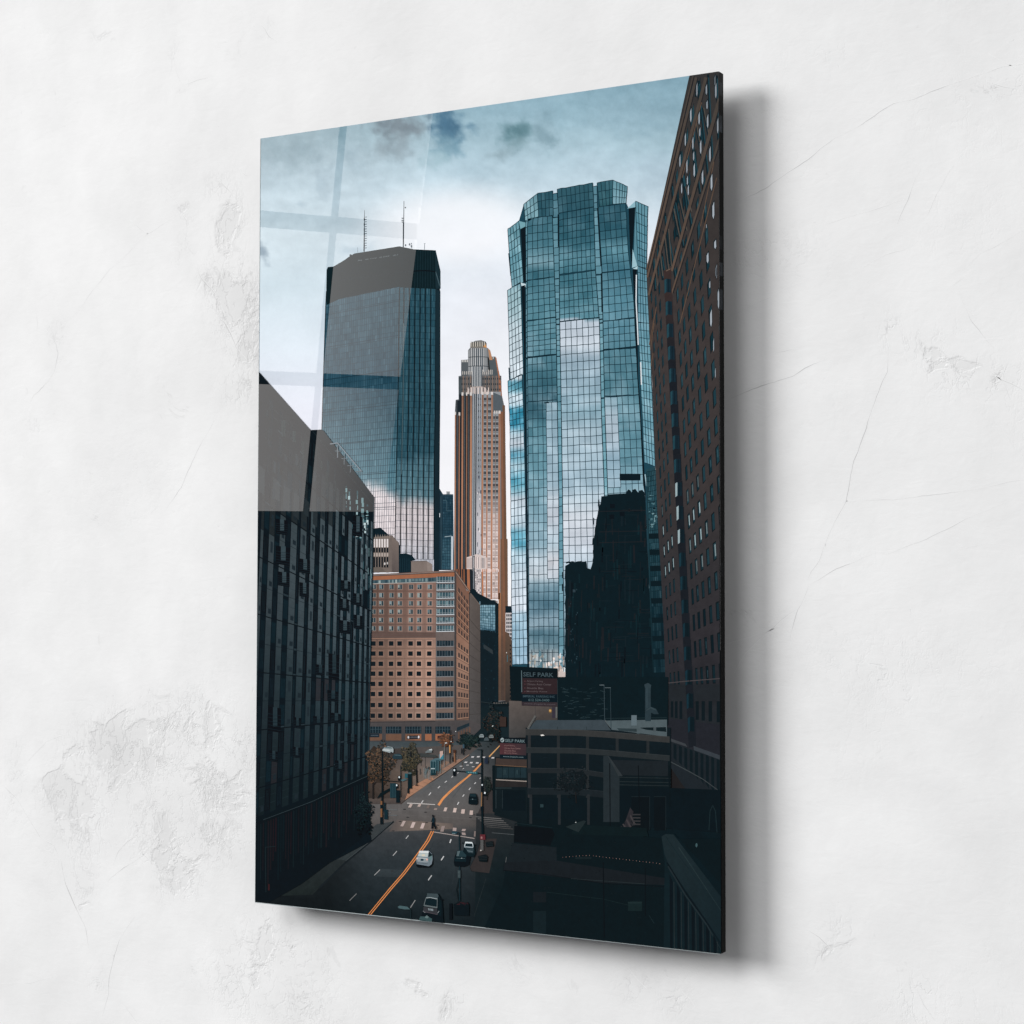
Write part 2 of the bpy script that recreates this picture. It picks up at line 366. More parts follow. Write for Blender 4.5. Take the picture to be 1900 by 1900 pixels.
# ------------------------------------------------------------------ panel body
def body():
    m, nt, bs = nodes('black_acrylic'); bs.inputs['Base Color'].default_value = (0.008, 0.007, 0.008, 1); bs.inputs['Roughness'].default_value = 0.25
    tc = N(nt, 'ShaderNodeTexCoord'); v = noise_n(nt, tc.outputs['Object'], 40, 3); nt.links.new(math_n(nt, 'MULTIPLY_ADD', v, 0.2, 0.15), bs.inputs['Roughness'])
    def box(name, x0, x1, y0, y1, z0, z1, mat, label=None):
        me = bpy.data.meshes.new(name)
        v = [(x, y, z) for x in (x0, x1) for y in (y0, y1) for z in (z0, z1)]
        f = [(0, 1, 3, 2), (4, 6, 7, 5), (0, 4, 5, 1), (2, 3, 7, 6), (0, 2, 6, 4), (1, 5, 7, 3)]
        me.from_pydata(v, [], f); me.materials.append(mat)
        o = bpy.data.objects.new(name, me); COL.objects.link(o); o.parent = ROOT
        if label: o['label'] = label
        return o
    box('backing_panel', 0.0004, PW - 0.0004, 0.0002, THK, 0.0004, PH - 0.0004, m, 'dark edge of the thick acrylic panel')
    m2, nt2, b2 = nodes('acrylic_edge_glint'); b2.inputs['Base Color'].default_value = (0.42, 0.47, 0.48, 1); b2.inputs['Roughness'].default_value = 0.12  # pale base colour paints the specular glint onto the thin acrylic rim
    box('polished_edge_glint', 0.0, PW - .002, -0.0004, 0.0016, -0.0011, 0.0001, m2)
    box('polished_edge_glint', -0.0008, -0.0001, -0.0004, 0.0016, -0.0011, PH, m2)
    m3, nt3, b3 = nodes('brushed_steel'); b3.inputs['Base Color'].default_value = (.5, .5, .5, 1); b3.inputs['Metallic'].default_value = 1; b3.inputs['Roughness'].default_value = .35
    import bmesh
    for (x, z) in ((.12, .15), (PW - .12, .15), (.12, PH - .15), (PW - .12, PH - .15)):   # standoffs behind the panel
        bm = bmesh.new(); bmesh.ops.create_cone(bm, cap_ends=True, segments=24, radius1=.012, radius2=.012, depth=GAP)
        me = bpy.data.meshes.new('wall_standoff'); bm.to_mesh(me); bm.free(); me.materials.append(m3)
        o = bpy.data.objects.new('wall_standoff', me); COL.objects.link(o); o.parent = ROOT
        o.rotation_euler = (math.pi / 2, 0, 0); o.location = (x, THK + GAP / 2, z)
body()
WIN_O = [-2.06942, -3.05686, 0.74813]
WIN_U = [0.16741, -0.2373, 0.00333]
WIN_V = [0.43398, 0.4682, 0.90052]
AMB = 0.115
WRAD = 2.95
LAMPS = [('key_lamp', 20, 43, 60, 15, 12700), ('side_lamp', 54, 18, 60, 13, 35500), ('fill_lamp', -50, 24, 60, 24, 6600)]
# ------------------------------------------------------------------ sky
PANEL = homog([(484, 257), (1334, 132.5), (1338.5, 1769.5), (474, 1673.5)])
SKY = [(140, (132, 165, 180)), (200, (141, 172, 186)), (260, (160, 187, 199)), (300, (178, 202, 214)), (380, (198, 214, 224)), (450, (217, 225, 233)),
       (550, (228, 232, 239)), (700, (236, 237, 242)), (1000, (243, 242, 244)), (1200, (244, 243, 245))]
SKYL = [(240, (158, 181, 191)), (300, (170, 190, 200)), (345, (184, 203, 213)), (440, (204, 219, 227)), (530, (205, 221, 230)), (650, (216, 226, 235)), (760, (226, 229, 239)), (900, (230, 232, 240))]
CL = [(742, 232, 62, 30, (112, 128, 138), .95), (735, 268, 45, 34, (128, 146, 156), .75), (700, 290, 40, 22, (160, 180, 190), .5), (830, 232, 42, 36, (78, 114, 138), 1.0), (838, 268, 34, 34, (110, 146, 164), .7),
      (812, 295, 36, 24, (150, 180, 190), .5), (955, 245, 42, 28, (98, 132, 142), 1.0), (950, 276, 30, 22, (128, 156, 166), .7), (1010, 245, 28, 34, (124, 152, 164), .75), (925, 290, 34, 12, (150, 172, 182), .6),
      (486, 472, 22, 26, (140, 158, 172), .9), (540, 285, 80, 40, (146, 168, 178), .55), (600, 330, 22, 40, (156, 176, 188), .45), (652, 300, 26, 28, (150, 172, 184), .4), (550, 375, 10, 8, (168, 188, 200), .5),
      (660, 462, 36, 18, (176, 194, 206), .6), (1060, 205, 60, 30, (140, 172, 186), .4), (1180, 215, 90, 40, (140, 170, 184), .5), (1220, 330, 60, 50, (164, 184, 198), .35), (880, 320, 60, 20, (170, 194, 206), .5), (1090, 300, 60, 30, (170, 190, 202), .3)]
def sky(x, y):
    c = mix(table(SKYL, y), table(SKY, y), ss(560, 860, x))
    wx = 34 * fbm(x / 42, y / 42, 5, 3.3); wy = 34 * fbm(x / 42, y / 42, 5, 8.1)
    n = fbm(x / 130, y / 80, 5, 1.0)
    c = add(c, n * 20 * (1 - ss(420, 900, y) * .7))
    for (cx, cy, rx, ry, k, a) in CL:
        d = math.hypot((x + wx - cx) / rx, (y + wy - cy) / ry)
        if d < 1.5: c = mix(c, k, a * 1.0 * (1 - ss(0.2, 1.2, d + .75 * fbm(x / 16, y / 13, 4, 5.5))))
    c = add(c, 14 * fbm(x / 24, y / 15, 4, 2.0) * (1 - ss(350, 600, y)))
    c = mix(c, (246, 246, 249), .75 * ss(70, 0, math.hypot((x - 850) / 2.2, y - 420) - 30) if y > 300 else 0)
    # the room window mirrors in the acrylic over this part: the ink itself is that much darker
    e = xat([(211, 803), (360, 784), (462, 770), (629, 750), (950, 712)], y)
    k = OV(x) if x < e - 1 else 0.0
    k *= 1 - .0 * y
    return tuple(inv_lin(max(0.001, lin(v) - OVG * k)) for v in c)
def inv_lin(v): return 255 * (12.92 * v if v <= 0.0031308 else 1.055 * v ** (1 / 2.4) - 0.055)
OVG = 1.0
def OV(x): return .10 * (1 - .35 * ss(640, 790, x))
s = Ink('sky', 'pale grey blue cloudy sky')
s.grid(PANEL, 215, 240, sky, 0, 0, 1, 0, .66)
s.build()

DK = (14, 30, 37)
# ------------------------------------------------------------------ far blue tower block
b = Ink('dark_glass_building', 'narrow dark blue block between the black tower and the stone tower')
b.shade([(813, 905), (815.5, 906.5), (822, 917), (841, 917), (842.5, 1058), (813, 1058)], lambda x, y: mix((22, 40, 50), (40, 64, 78), ss(814, 826, x)))
b.glass([(822, 921), (840.5, 921), (841, 1056), (820, 1056)], 6, 26, lambda x, y: mix((34, 62, 76), (52, 84, 98), ss(990, 1010, y)), (22, 42, 54), .7, 5, 1)
b.rect(828, 911.5, 835, 917, (176, 176, 178), 1); b.rect(829.5, 913, 834, 917, (120, 126, 130), 2)
b.rect(837.2, 995, 840.6, 1057, (190, 200, 208), 3); b.line([(825, 996), (838, 994.5)], 1.3, (150, 168, 176), 3)
b.line([(818, 921), (819, 1056)], .8, (60, 84, 94), 3); b.poly([(813.5, 949), (816.5, 953), (816.3, 960), (813.5, 958)], (215, 220, 226), 3)
b.line([(822, 929), (829, 929), (829, 948), (839, 948)], .9, (70, 98, 110), 3)
b.build()

# ------------------------------------------------------------------ black office tower
t = Ink('office_tower', 'black glass office tower with a dark crown and two roof masts')
LE = [(495, 608.3), (501, 606), (535, 605.4), (540, 604.7), (565, 603.6), (600, 602.4), (680, 600), (740, 598.4), (800, 596.3), (900, 592), (1060, 585)]
out = [(608.3, 495.5), (618.7, 494.5), (640, 482), (650, 474.5), (657.6, 470.3), (662, 470), (700, 463.6), (741, 457), (743, 459.4), (768, 462.6), (797, 465.4), (800, 464), (808.5, 464.4), (817.4, 503), (817.6, 535), (816, 537),
       (817.2, 541), (817, 740), (815.5, 900), (815, 1062), (585, 1062), (592, 900), (596.3, 800), (600, 680), (603.6, 565), (604.8, 541), (607, 537), (605.5, 533), (606, 501)]
t.poly(out, (15, 31, 37))
FL = [(532, 741), (740, 738.6), (880, 735.3), (1057, 732)]
LN = {532: [741, 749.7, 760, 770.2, 779.7, 789.2, 799.4, 808.9], 740: [738.6, 748, 758.4, 768.6, 778.4, 788.4, 798.3, 808], 880: [735.3, 744.8, 755.4, 765.5, 775.8, 785.8, 795.7, 805.6], 1062: [732, 742, 753, 764, 774, 785, 794, 805]}
def lane(i, y): return xat([(k, LN[k][i]) for k in sorted(LN)], y)
TW = [(532, (50, 82, 96)), (620, (44, 76, 90)), (700, (38, 72, 88)), (780, (58, 92, 106)), (860, (78, 116, 130)), (895, (92, 130, 143)), (1100, (120, 150, 160))]
def towerglass(x, y):
    c = table(TW, y)
    th = 902 + 30 * ss(690, 765, x) + 12 * fbm(x / 22, y / 30, 3, 4) + 12 * fbm(x / 6, 2, 2, 1)
    a = ss(th - 14, th + 14, y)
    br = mix((222, 212, 214), (196, 200, 210), ss(980, 1050, y) * .8)
    br = add(br, 40 * fbm(x / 10, y / 14, 3, 6) - 22 * ss(1010, 1050, y) * (fbm(x / 5, y / 18, 2, 9) + .4))
    return mix(add(c, 16 * fbm(x / 8, y / 30, 3, 2)), br, a)
def face(u, v):
    yt = 560 + (532 - 560) * u if u > .35 else 560 + (532 - 560) * .35 + (.35 - u) * 26
    y = yt + (1062 - yt) * v
    return (xat(LE, y) + 1.5 + (xat(FL, y) - xat(LE, y) - 1.5) * u, y)
t.glass(None, 34, 45, towerglass, lambda x, y: mix(mix((26, 52, 64), (40, 66, 78), ss(850, 900, y)), (88, 92, 100), ss(920, 960, y)), .75, 5, 1, .25, P=face)
for k in range(8): # bands of darker spandrels
    v = .05 + k * .12
    pts = [face(i / 20, v) for i in range(21)]; t.line(pts, 1.1, (24, 48, 60) if v < .7 else (70, 78, 88), 3)
def lanes(u, v):
    y = 533 + 3 * u + (1062 - 536) * v; i = min(6, int(u * 7)); f = u * 7 - i
    return (lane(i, y) + (lane(i + 1, y) - lane(i, y)) * f, y)
t.glass(None, 28, 45, lambda x, y: towerglass(x + 6, y + 2) if y > 850 else mix((40, 78, 92), (56, 94, 108), .5 + fbm(x / 9, y / 40, 2, 3)), lambda x, y: mix((20, 44, 54), (80, 90, 100), ss(930, 960, y)), .7, 6, 1, .15, P=lanes)
for i in range(8):
    t.line([(lane(i, y), y) for y in range(534, 1061, 24)], 2.3 if i else 2.0, (9, 22, 28), 3)
t.line([(749, 600), (748, 740), (745, 880)], .7, (96, 122, 130), 4)
t.shade([(808.6, 536), (817.2, 541), (817, 740), (815.5, 900), (815, 1062), (805.5, 1062), (806.6, 880), (808.3, 740)], lambda x, y: mix((24, 42, 50), (20, 36, 44), ss(600, 1000, y)), 4)
# crown
t.poly([(608.3, 495.5), (618.7, 494.5), (640, 482), (657.6, 470.3), (741, 457), (768, 462.6), (808.5, 464.4), (808.6, 536), (770, 534.5), (741, 531.5), (700, 537), (654, 544.5), (627, 556), (606, 566), (605.5, 533), (606, 501)], (14, 31, 36), 5)
t.poly([(808.5, 465), (817.4, 503), (817.5, 535), (808.8, 536)], (25, 44, 51), 6)
for i in range(9): t.line([(771 + i * 4.6, 465), (769.5 + i * 4.9, 534)], .6, (30, 50, 58), 6)
t.line([(768, 503), (790, 502), (808, 504)], 2.2, (6, 18, 23), 7); t.line([(808.5, 504), (817, 532)], .7, (80, 100, 108), 7); t.line([(809, 508), (815, 530)], .6, (64, 86, 94), 7)
for i in range(14):
    x = 628 + i * 10; t.line([(x, 520 - (x - 628) * .12), (x + 6, 519 - (x - 628) * .12)], .5, (24, 40, 47), 7)
for (x, w) in ((664, 8), (678, 6), (687, 3), (691, 3), (695, 4), (704, 5), (711, 3), (715, 4), (720, 3), (729, 6), (736, 3)):
    y = 482.5 - (x - 664) * .145; t.poly([(x, y), (x + w, y - w * .15), (x + w - .6, y + 1.5), (x - .3, y + 2)], (70, 80, 84), 7)
T = t.build()
a = Ink('roof_mast', 'striped white mast with rungs on the left of the roof', T)
a.line([(676.4, 390), (675.6, 467)], .8, (60, 72, 80), 0, 2.6)
for i in range(14): a.line([(675.6, 403 + i * 4.4), (680.5, 402.6 + i * 4.4)], 1.3, (70, 82, 90) if i % 2 else (104, 116, 122), 1)
for i in range(6): a.rect(675, 404 + i * 10, 676.8, 409 + i * 10, (24, 34, 40), 2)
a.line([(663.8, 459), (663.6, 469)], .6, (110, 122, 130), 1); a.disc(650.5, 473.5, 2.2, 1.7, (40, 50, 56), 1)
a.build()
a = Ink('roof_mast', 'thin tall mast with small dishes on the right of the roof', T)
a.line([(749.6, 373), (748.3, 459)], 1.0, (64, 76, 84), 0, 2.2); a.rect(751, 384, 753.4, 386.4, (56, 66, 74), 1)
for y in (404, 408, 411): a.rect(745.2, y, 748.5, y + 1.8, (58, 68, 76), 1)
a.line([(748.6, 413), (748.3, 452)], 1.8, (28, 38, 44), 2)
for (x, y, r) in ((752.5, 455, 2), (760, 453.5, 2.2), (763.5, 457, 2.2), (763.6, 452, 1.3)): a.disc(x, y, r * .7, r, (92, 104, 112), 1)
a.line([(764, 454), (764, 461)], 1, (80, 90, 98), 1); a.line([(788, 452), (787.6, 463)], .8, (90, 102, 110), 1); a.line([(786.5, 452), (789.5, 452)], .7, (90, 102, 110), 1)
a.build()

# ------------------------------------------------------------------ stone tower
t = Ink('stone_tower', 'stepped brown stone skyscraper with pale ribs and a round top')
GR = [(630, (116, 116, 116)), (700, (96, 100, 104)), (760, (88, 92, 96)), (900, (96, 96, 98)), (1100, (110, 108, 110))]
ORG = [(720, (128, 98, 84)), (780, (148, 108, 86)), (900, (170, 122, 96)), (1000, (168, 120, 96)), (1120, (148, 104, 82))]
DKL = (30, 38, 44)
body = [(844, 767), (845.5, 742), (851, 741), (850.8, 698), (855.7, 697), (855.7, 668), (868.5, 667), (868.5, 650), (872.5, 645), (872.5, 637.5), (881.5, 632.4), (892.6, 631), (901.3, 634), (903, 645), (905.5, 646), (908.4, 661.8),
        (918.6, 661.5), (925, 690), (927, 695), (930, 717), (931.5, 735), (935.4, 752), (936.5, 800), (937, 880), (937.6, 1000), (938, 1120), (941, 1200), (943, 1300), (925, 1302), (925, 1112), (880, 1112), (842, 1065), (842.5, 1000), (843.5, 850)]
t.shade(body, lambda x, y: table(GR, y))
def ribs(x0, x1, y0, y1, n, c0, c1, w, lv):
    for i in range(n): x = x0 + (x1 - x0) * (i + .5) / n; t.rect(x - w / 2, y0, x + w / 2, y1, c0 if i % 2 == 0 else c1, lv)
# top drum
t.rect(872.5, 636.5, 903, 645, (122, 116, 108), 1); ribs(873, 902, 634, 643, 14, (196, 190, 180), (60, 62, 62), 1.4, 2)
t.poly([(901, 637), (903.5, 645.5), (899.5, 644)], (206, 148, 92), 3); t.poly([(898, 640), (902, 645), (897, 644)], (196, 140, 90), 3)
t.poly([(868.5, 650), (905.5, 646), (909, 688), (868.5, 690)], (124, 126, 128), 1)
for i in range(9):
    x = 870 + i * 3.9; t.rect(x, 646 if 873 < x < 903 else 650, x + 1.3, 690, (168, 170, 172) if i % 2 == 0 else (198, 198, 198), 3)
    t.rect(x + 1.6, 647, x + 3, 690, (52, 66, 76) if 3 <= i <= 6 else (92, 98, 102), 3)
for y in (662, 679): t.line([(869, y + 1), (880, y), (895, y), (907, y + 1)], 1.2, (56, 62, 66), 4)
t.poly([(905.5, 646), (909.5, 650), (914, 668), (908.6, 668)], (176, 128, 96), 2)
# shoulders
t.rect(855.7, 671, 868.5, 698, (84, 90, 94), 1); t.poly([(905, 664), (919, 664), (926, 690), (929, 712), (908, 712)], (78, 86, 90), 1)
for i in range(4): t.rect(857 + i * 3.2, 668, 858.6 + i * 3.2, 672, (206, 204, 200), 2)
for i in range(3): t.rect(908 + i * 3.2, 662.5, 909.6 + i * 3.2, 666, (190, 190, 188), 2)
t.poly([(918.6, 661.5), (921, 664), (930, 714), (925, 700)], (168, 108, 78), 3); t.poly([(925, 693), (930, 716), (931.5, 735), (926, 734)], (150, 100, 76), 3)
for i in range(17):
    x = 858 + i * 3.4
    if not 876 < x < 894: t.rect(x, 689 - (3 if x > 893 else 0), x + 1.3, 695, (190, 184, 178), 3)
t.shade([(851, 699), (930, 697), (931, 741), (851, 741)], lambda x, y: (92, 90, 90), 2)
for r in range(4):
    for i in range(20):
        x = 852.5 + i * 3.9
        if 875 < x < 894: continue
        t.rect(x, 701 + r * 10, x + 2, 704.5 + r * 10, (50, 56, 60), 3)
for i in range(10): t.rect(859 + i * 6.8, 697, 860.4 + i * 6.8, 730, (132, 112, 100), 3)
t.rect(851, 699, 857, 741, (72, 80, 84), 3)
# centre shaft
for i in range(6):
    x = 876.5 + i * 3; t.rect(x, 680, x + 1.3, 718, (186, 188, 190), 5); t.rect(x + 1.4, 680, x + 2.9, 718, (48, 62, 72), 5)
# arch cap
t.poly([(866, 731), (868, 724), (872, 719), (880, 717), (894, 717), (900, 719), (905, 724), (908, 731)], (176, 162, 156), 5)
ribs(867, 908, 719, 731, 13, (214, 200, 194), (70, 72, 76), 1.5, 6)
# main body
def vr(x0, x1, y0, y1, fn, lv, lean=-.004):
    pts = []
    n = max(1, int((y1 - y0) / 40))
    for k in range(n):
        ya = y0 + (y1 - y0) * k / n; yb = y0 + (y1 - y0) * (k + 1) / n
        t.shade([(x0 + lean * (ya - 800), ya), (x1 + lean * (ya - 800), ya), (x1 + lean * (yb - 800), yb), (x0 + lean * (yb - 800), yb)], fn, lv)
of = lambda x, y: table(ORG, y)
wf = lambda x, y: mix((140, 144, 148), (216, 202, 198), ss(900, 1000, y))
vr(844.3, 876, 767, 1075, lambda x, y: DKL, 4); vr(852, 876, 732, 768, lambda x, y: DKL, 4); vr(845.7, 852, 743, 768, lambda x, y: DKL, 4)
for (x0, x1, y0, k) in ((844, 846.2, 767, 1), (851.2, 853.4, 766, .9), (856.6, 859.8, 732, 1), (865, 867.2, 731, .85), (872.2, 875.8, 732, 1.08)): vr(x0, x1, y0, 1076, lambda x, y, k=k: mul(table(ORG, y), k), 5)
for (x, y0) in ((848.7, 768), (862.2, 731), (869.8, 731), (847.5, 743)): vr(x - .5, x + .4, y0, 1060 if x > 848 else 768, lambda x, y: (96, 100, 104), 5)
for (x0, x1, y0) in ((844, 846, 764), (851, 854, 765), (856.5, 860, 728), (864.8, 867.2, 728), (872, 876, 728)): t.rect(x0, y0, x1, y0 + 6, (206, 200, 196), 6)
vr(876, 880, 730, 1062, lambda x, y: (92, 102, 110), 5); vr(880, 884, 720, 1062, lambda x, y: (34, 44, 52), 5)
vr(884.5, 893.5, 718, 1062, lambda x, y: mix((98, 108, 118), (196, 190, 194), ss(880, 960, y)), 5)
for x in (878, 881.6, 885.6, 889.2, 892.6): vr(x - .55, x + .55, 719, 1062, lambda x, y: (184, 186, 190), 6)
vr(894, 897.2, 727, 1062, of, 5)
vr(897.2, 929, 727, 1112, wf, 4)
for (x0, x1, y0, k) in ((902.7, 905.2, 727, 1), (911.3, 914.6, 728, 1.05), (925, 928.6, 762, 1.0), (919.2, 920, 770, .8)): vr(x0, x1, y0, 1112, lambda x, y, k=k: mul(table(ORG, y), k), 7)
t.poly([(915, 728), (931.5, 735), (932, 764), (915, 764)], (82, 90, 96), 6)
for r in range(34):
    y = 738 + r * 11.4
    k = ss(905, 960, y)
    for (x0, x1) in ((897.8, 902.2), (905.8, 910.8), (915.2, 918.8), (920.4, 924.6)):
        if x0 > 914 and y < 766: continue
        xx = -.004 * (y - 800)
        t.rect(x0 + xx, y, x1 + xx, y + 5.2, mix((44, 50, 56), (226, 208, 204), k * R.uniform(.5, 1)), 6)
        t.rect(x0 + xx, y + 6, x1 + xx, y + 8.5, mix((110, 114, 116), (168, 150, 146), k), 6)
        t.rect((x0 + x1) / 2 - .35 + xx, y, (x0 + x1) / 2 + .35 + xx, y + 5.2, mix((110, 110, 112), (160, 140, 134), k), 7)
    if y < 880:
        for xx in (882.4, 887.4, 890.6): t.rect(xx, y, xx + 1.2, y + 4, (24, 34, 42), 7)
for i in range(26):
    x, y = R.uniform(884.5, 893), R.uniform(880, 1060); t.rect(x, y, x + R.uniform(.6, 1.6), y + R.uniform(2, 7), R.choice([(70, 74, 84), (232, 224, 222), (110, 110, 120)]), 7)
for (x0, x1, y0) in ((893.8, 897.4, 727), (902.4, 905.4, 727), (911, 915, 727), (925, 929, 762), (917, 919, 762), (921, 923, 762)): t.rect(x0, y0, x1, y0 + 5.5, (208, 200, 196), 8)
vr(927.5, 941, 1000, 1300, lambda x, y: mix((112, 84, 68), (72, 60, 54), ss(1100, 1290, y)), 6, .004)
vr(929, 933.5, 764, 1300, lambda x, y: mix((126, 88, 68), (78, 62, 54), ss(1100, 1290, y)), 7, .012); vr(933, 937.5, 752, 1300, lambda x, y: mix((104, 78, 62), (68, 58, 52), ss(1100, 1290, y)), 7, .012)
vr(925, 929.4, 1100, 1300, lambda x, y: mix((150, 106, 78), (84, 68, 58), ss(1120, 1290, y)), 7, .0)
# lower setbacks
t.poly([(866, 1034), (880, 1030), (884, 1028), (893, 1030), (903, 1034), (903, 1060), (866, 1060)], (206, 192, 188), 8)
for i in range(16): t.rect(867 + i * 2.3, 1033 + abs(i - 7) * .4, 868 + i * 2.3, 1054, R.choice([(150, 134, 130), (120, 118, 122), (232, 216, 212), (84, 84, 92)]), 9)
t.rect(876.5, 1031, 881, 1112, (40, 46, 54), 9); t.rect(878, 1031, 879, 1112, (150, 156, 162), 10)
t.poly([(845, 1056), (876, 1056), (882, 1112), (880, 1112)], DKL, 9)
for (x0, x1, k) in ((847, 849, .9), (851, 852.5, .9), (855.5, 857.5, .8), (859.5, 862.5, .75), (866.5, 871.5, .95), (893.5, 896.5, 1.05)): t.shade([(x0, 1056), (x1, 1056), (x1 + 1, 1112), (x0 + 1, 1112)], lambda x, y, k=k: mul((168, 110, 80), k), 10)
t.rect(881.5, 1056, 893, 1112, (186, 178, 178), 9)
for r in range(14):
    for i in range(4): t.rect(882 + i * 2.8, 1058 + r * 4, 883.6 + i * 2.8, 1060.5 + r * 4, R.choice([(110, 104, 106), (226, 214, 210), (150, 140, 140)]), 10)
for i in range(12): t.rect(893 + i * 2.8, 1056, 894.6 + i * 2.8, 1061, R.choice([(232, 208, 202), (214, 176, 160), (188, 146, 128)]), 10)
t.build()

# ------------------------------------------------------------------ pale concrete block and its dark neighbour
b = Ink('concrete_building', 'pale concrete block with spiked parapet and tall narrow windows')
b.poly([(690, 981), (706, 979), (722, 993), (742, 1012), (742, 1030), (690, 1030)], (14, 30, 38))
b.poly([(690, 997), (724, 994), (724, 1062), (690, 1062)], (112, 102, 96), 1); b.poly([(722, 994), (727, 993), (740, 1007), (740, 1062), (722, 1062)], (110, 100, 95), 1)
b.shade([(727, 996), (740, 1008), (739.5, 1062), (727, 1062)], lambda x, y: mix((118, 106, 100), (88, 80, 78), ss(990, 1060, y)), 2)
for i in range(8): b.poly([(691.5 + i * 4.3, 998), (692.8 + i * 4.3, 990.5), (694.2 + i * 4.3, 998)], (128, 118, 110), 2)
for i in range(6):
    x = 693 + i * 4.9
    b.rect(x, 1000, x + 3.1, 1015.5, (216, 208, 206), 2); b.rect(x, 1016.5, x + 3.1, 1025, (20, 28, 34), 2); b.rect(x, 1026, x + 3.1, 1032.5, (170, 158, 150), 2); b.rect(x, 1033.5, x + 3.1, 1053, (16, 24, 30), 2)
b.poly([(690, 1053), (708, 1052), (716, 1062), (690, 1062)], (100, 92, 86), 3)
b.disc(714, 1046, 1.5, 2.6, (200, 196, 194), 3); b.disc(719, 1045, 1.3, 2.4, (180, 178, 176), 3)
b.build()
b = Ink('dark_glass_building', 'dark curved roofed block behind the brick hotel')
b.poly([(740, 1028), (752, 1026.5), (764, 1030), (771, 1039), (763, 1041), (763, 1064), (740, 1064)], (16, 34, 42))
for i in range(5): b.line([(743 + i * 4, 1036), (743 + i * 4, 1062)], .6, (30, 54, 64), 1)
b.build()
b = Ink('concrete_building', 'low grey plant room above the hotel roof')
b.poly([(763, 1042), (793, 1041.5), (802, 1047), (803, 1064), (763, 1064)], (122, 110, 104)); b.poly([(792.5, 1041.5), (802, 1047), (803, 1064), (793, 1064)], (134, 122, 116), 1)
b.line([(762, 1041.5), (792, 1041)], 1, (90, 82, 78), 2)
b.build()

# ------------------------------------------------------------------ street canyon behind the hotel
b = Ink('street_canyon_block', 'dark shaded buildings closing the far end of the street')
b.shade([(886, 1100), (925, 1120), (925, 1302), (946, 1302), (946, 1400), (860, 1400), (860, 1300), (886, 1300)], lambda x, y: mix((16, 30, 36), (24, 36, 40), ss(1250, 1380, y)))
b.poly([(870, 1096), (880, 1092), (889, 1104), (896, 1113), (919.5, 1113.5), (922, 1130), (922, 1310), (870, 1310)], (17, 32, 39), 1)
b.glass([(890, 1123), (919, 1122), (919, 1174), (891, 1169)], 7, 10, lambda x, y: mix((112, 146, 160), (64, 96, 112), ss(1150, 1175, y)), (40, 66, 78), .8, 14, 2)
b.poly([(891, 1168), (919, 1171), (920, 1310), (893, 1310)], (18, 30, 36), 3)
b.poly([(896, 1194), (914, 1206), (915, 1214), (898, 1203)], (46, 54, 58), 4)
for i in range(24):
    x, y = R.uniform(894, 920), R.uniform(1180, 1300); b.rect(x, y, x + R.uniform(1, 3), y + R.uniform(1, 4), (22, 40, 48), 4)
b.rect(889.5, 1116, 891.5, 1122, (104, 132, 146), 4)
b.build()
b = Ink('office_block', 'distant pale gridded block in the gap beside the mirrored tower')
b.rect(938, 1124.5, 950, 1200, (20, 32, 40)); b.rect(938, 1137, 950, 1190, (196, 190, 190), 1)
for r in range(7):
    for i in range(3): b.rect(939.6 + i * 3.6, 1139.5 + r * 7, 942 + i * 3.6, 1144 + r * 7, (34, 40, 48), 2)
b.shade([(938, 1172), (943, 1174), (950, 1190), (950, 1305), (938, 1305)], lambda x, y: mix((92, 74, 62), (52, 48, 46), ss(1190, 1290, y)), 3)
for r in range(14): b.rect(946, 1196 + r * 7.5, 948, 1199.5 + r * 7.5, (24, 26, 30), 4)
b.rect(939.5, 1210, 940.5, 1212, (230, 230, 226), 4); b.rect(941, 1215, 942, 1228, (60, 110, 122), 4)
b.build()

# ------------------------------------------------------------------ brick hotel
h = Ink('brick_hotel', 'tan brick hotel with rows of square windows and a glazed corner')
BR = [(1080, (106, 84, 76)), (1150, (114, 91, 82)), (1175, (103, 85, 79)), (1200, (128, 103, 91)), (1290, (138, 111, 98)), (1340, (114, 95, 86))]
def brick(x, y):
    c = table(BR, y); return add(mul(c, .84 + .34 * ss(690, 805, x)), 5 * fbm(x / 5, y / 3, 2, 7))
h.grid(homog([(680, 1066), (845, 1058), (845, 1342), (676, 1342)]), 34, 56, brick)
h.poly([(680, 1067), (843, 1059), (846, 1058.5), (845, 1062), (680, 1070)], (66, 58, 58), 1)
h.poly([(680, 1070), (845, 1062), (844, 1070), (680, 1077)], (150, 98, 72), 1); h.line([(680, 1068), (845, 1060)], 1, (150, 134, 126), 2)
h.poly([(680, 1077), (844, 1069.5), (844, 1079), (680, 1083)], (64, 86, 94), 2)
for i in range(26):
    x = 684 + i * 6.2; ya = 1077 - (x - 680) * .046
    h.rect(x, ya + 1, x + R.uniform(2.5, 5), ya + R.uniform(5, 8), R.choice([(96, 118, 122), (44, 66, 76), (120, 138, 140), (70, 92, 98), (150, 162, 160)]), 3)
h.line([(680, 1083.5), (809, 1080)], 1.3, (170, 164, 158), 4)
WC = [(688.5, .5), (694, 0), (708, 0), (727, 0), (742.5, 0), (763, 0), (778.7, 0), (797.8, 0)]
rows_u = [1089, 1104.4, 1119.5, 1135, 1150.5, 1166]; rows_l = [1194, 1212.7, 1231.7, 1250, 1269, 1287.7, 1308.2, 1328]
for k in range(18):
    x = [700.5, 717, 735, 752.5, 770.5, 787.5][k % 6]
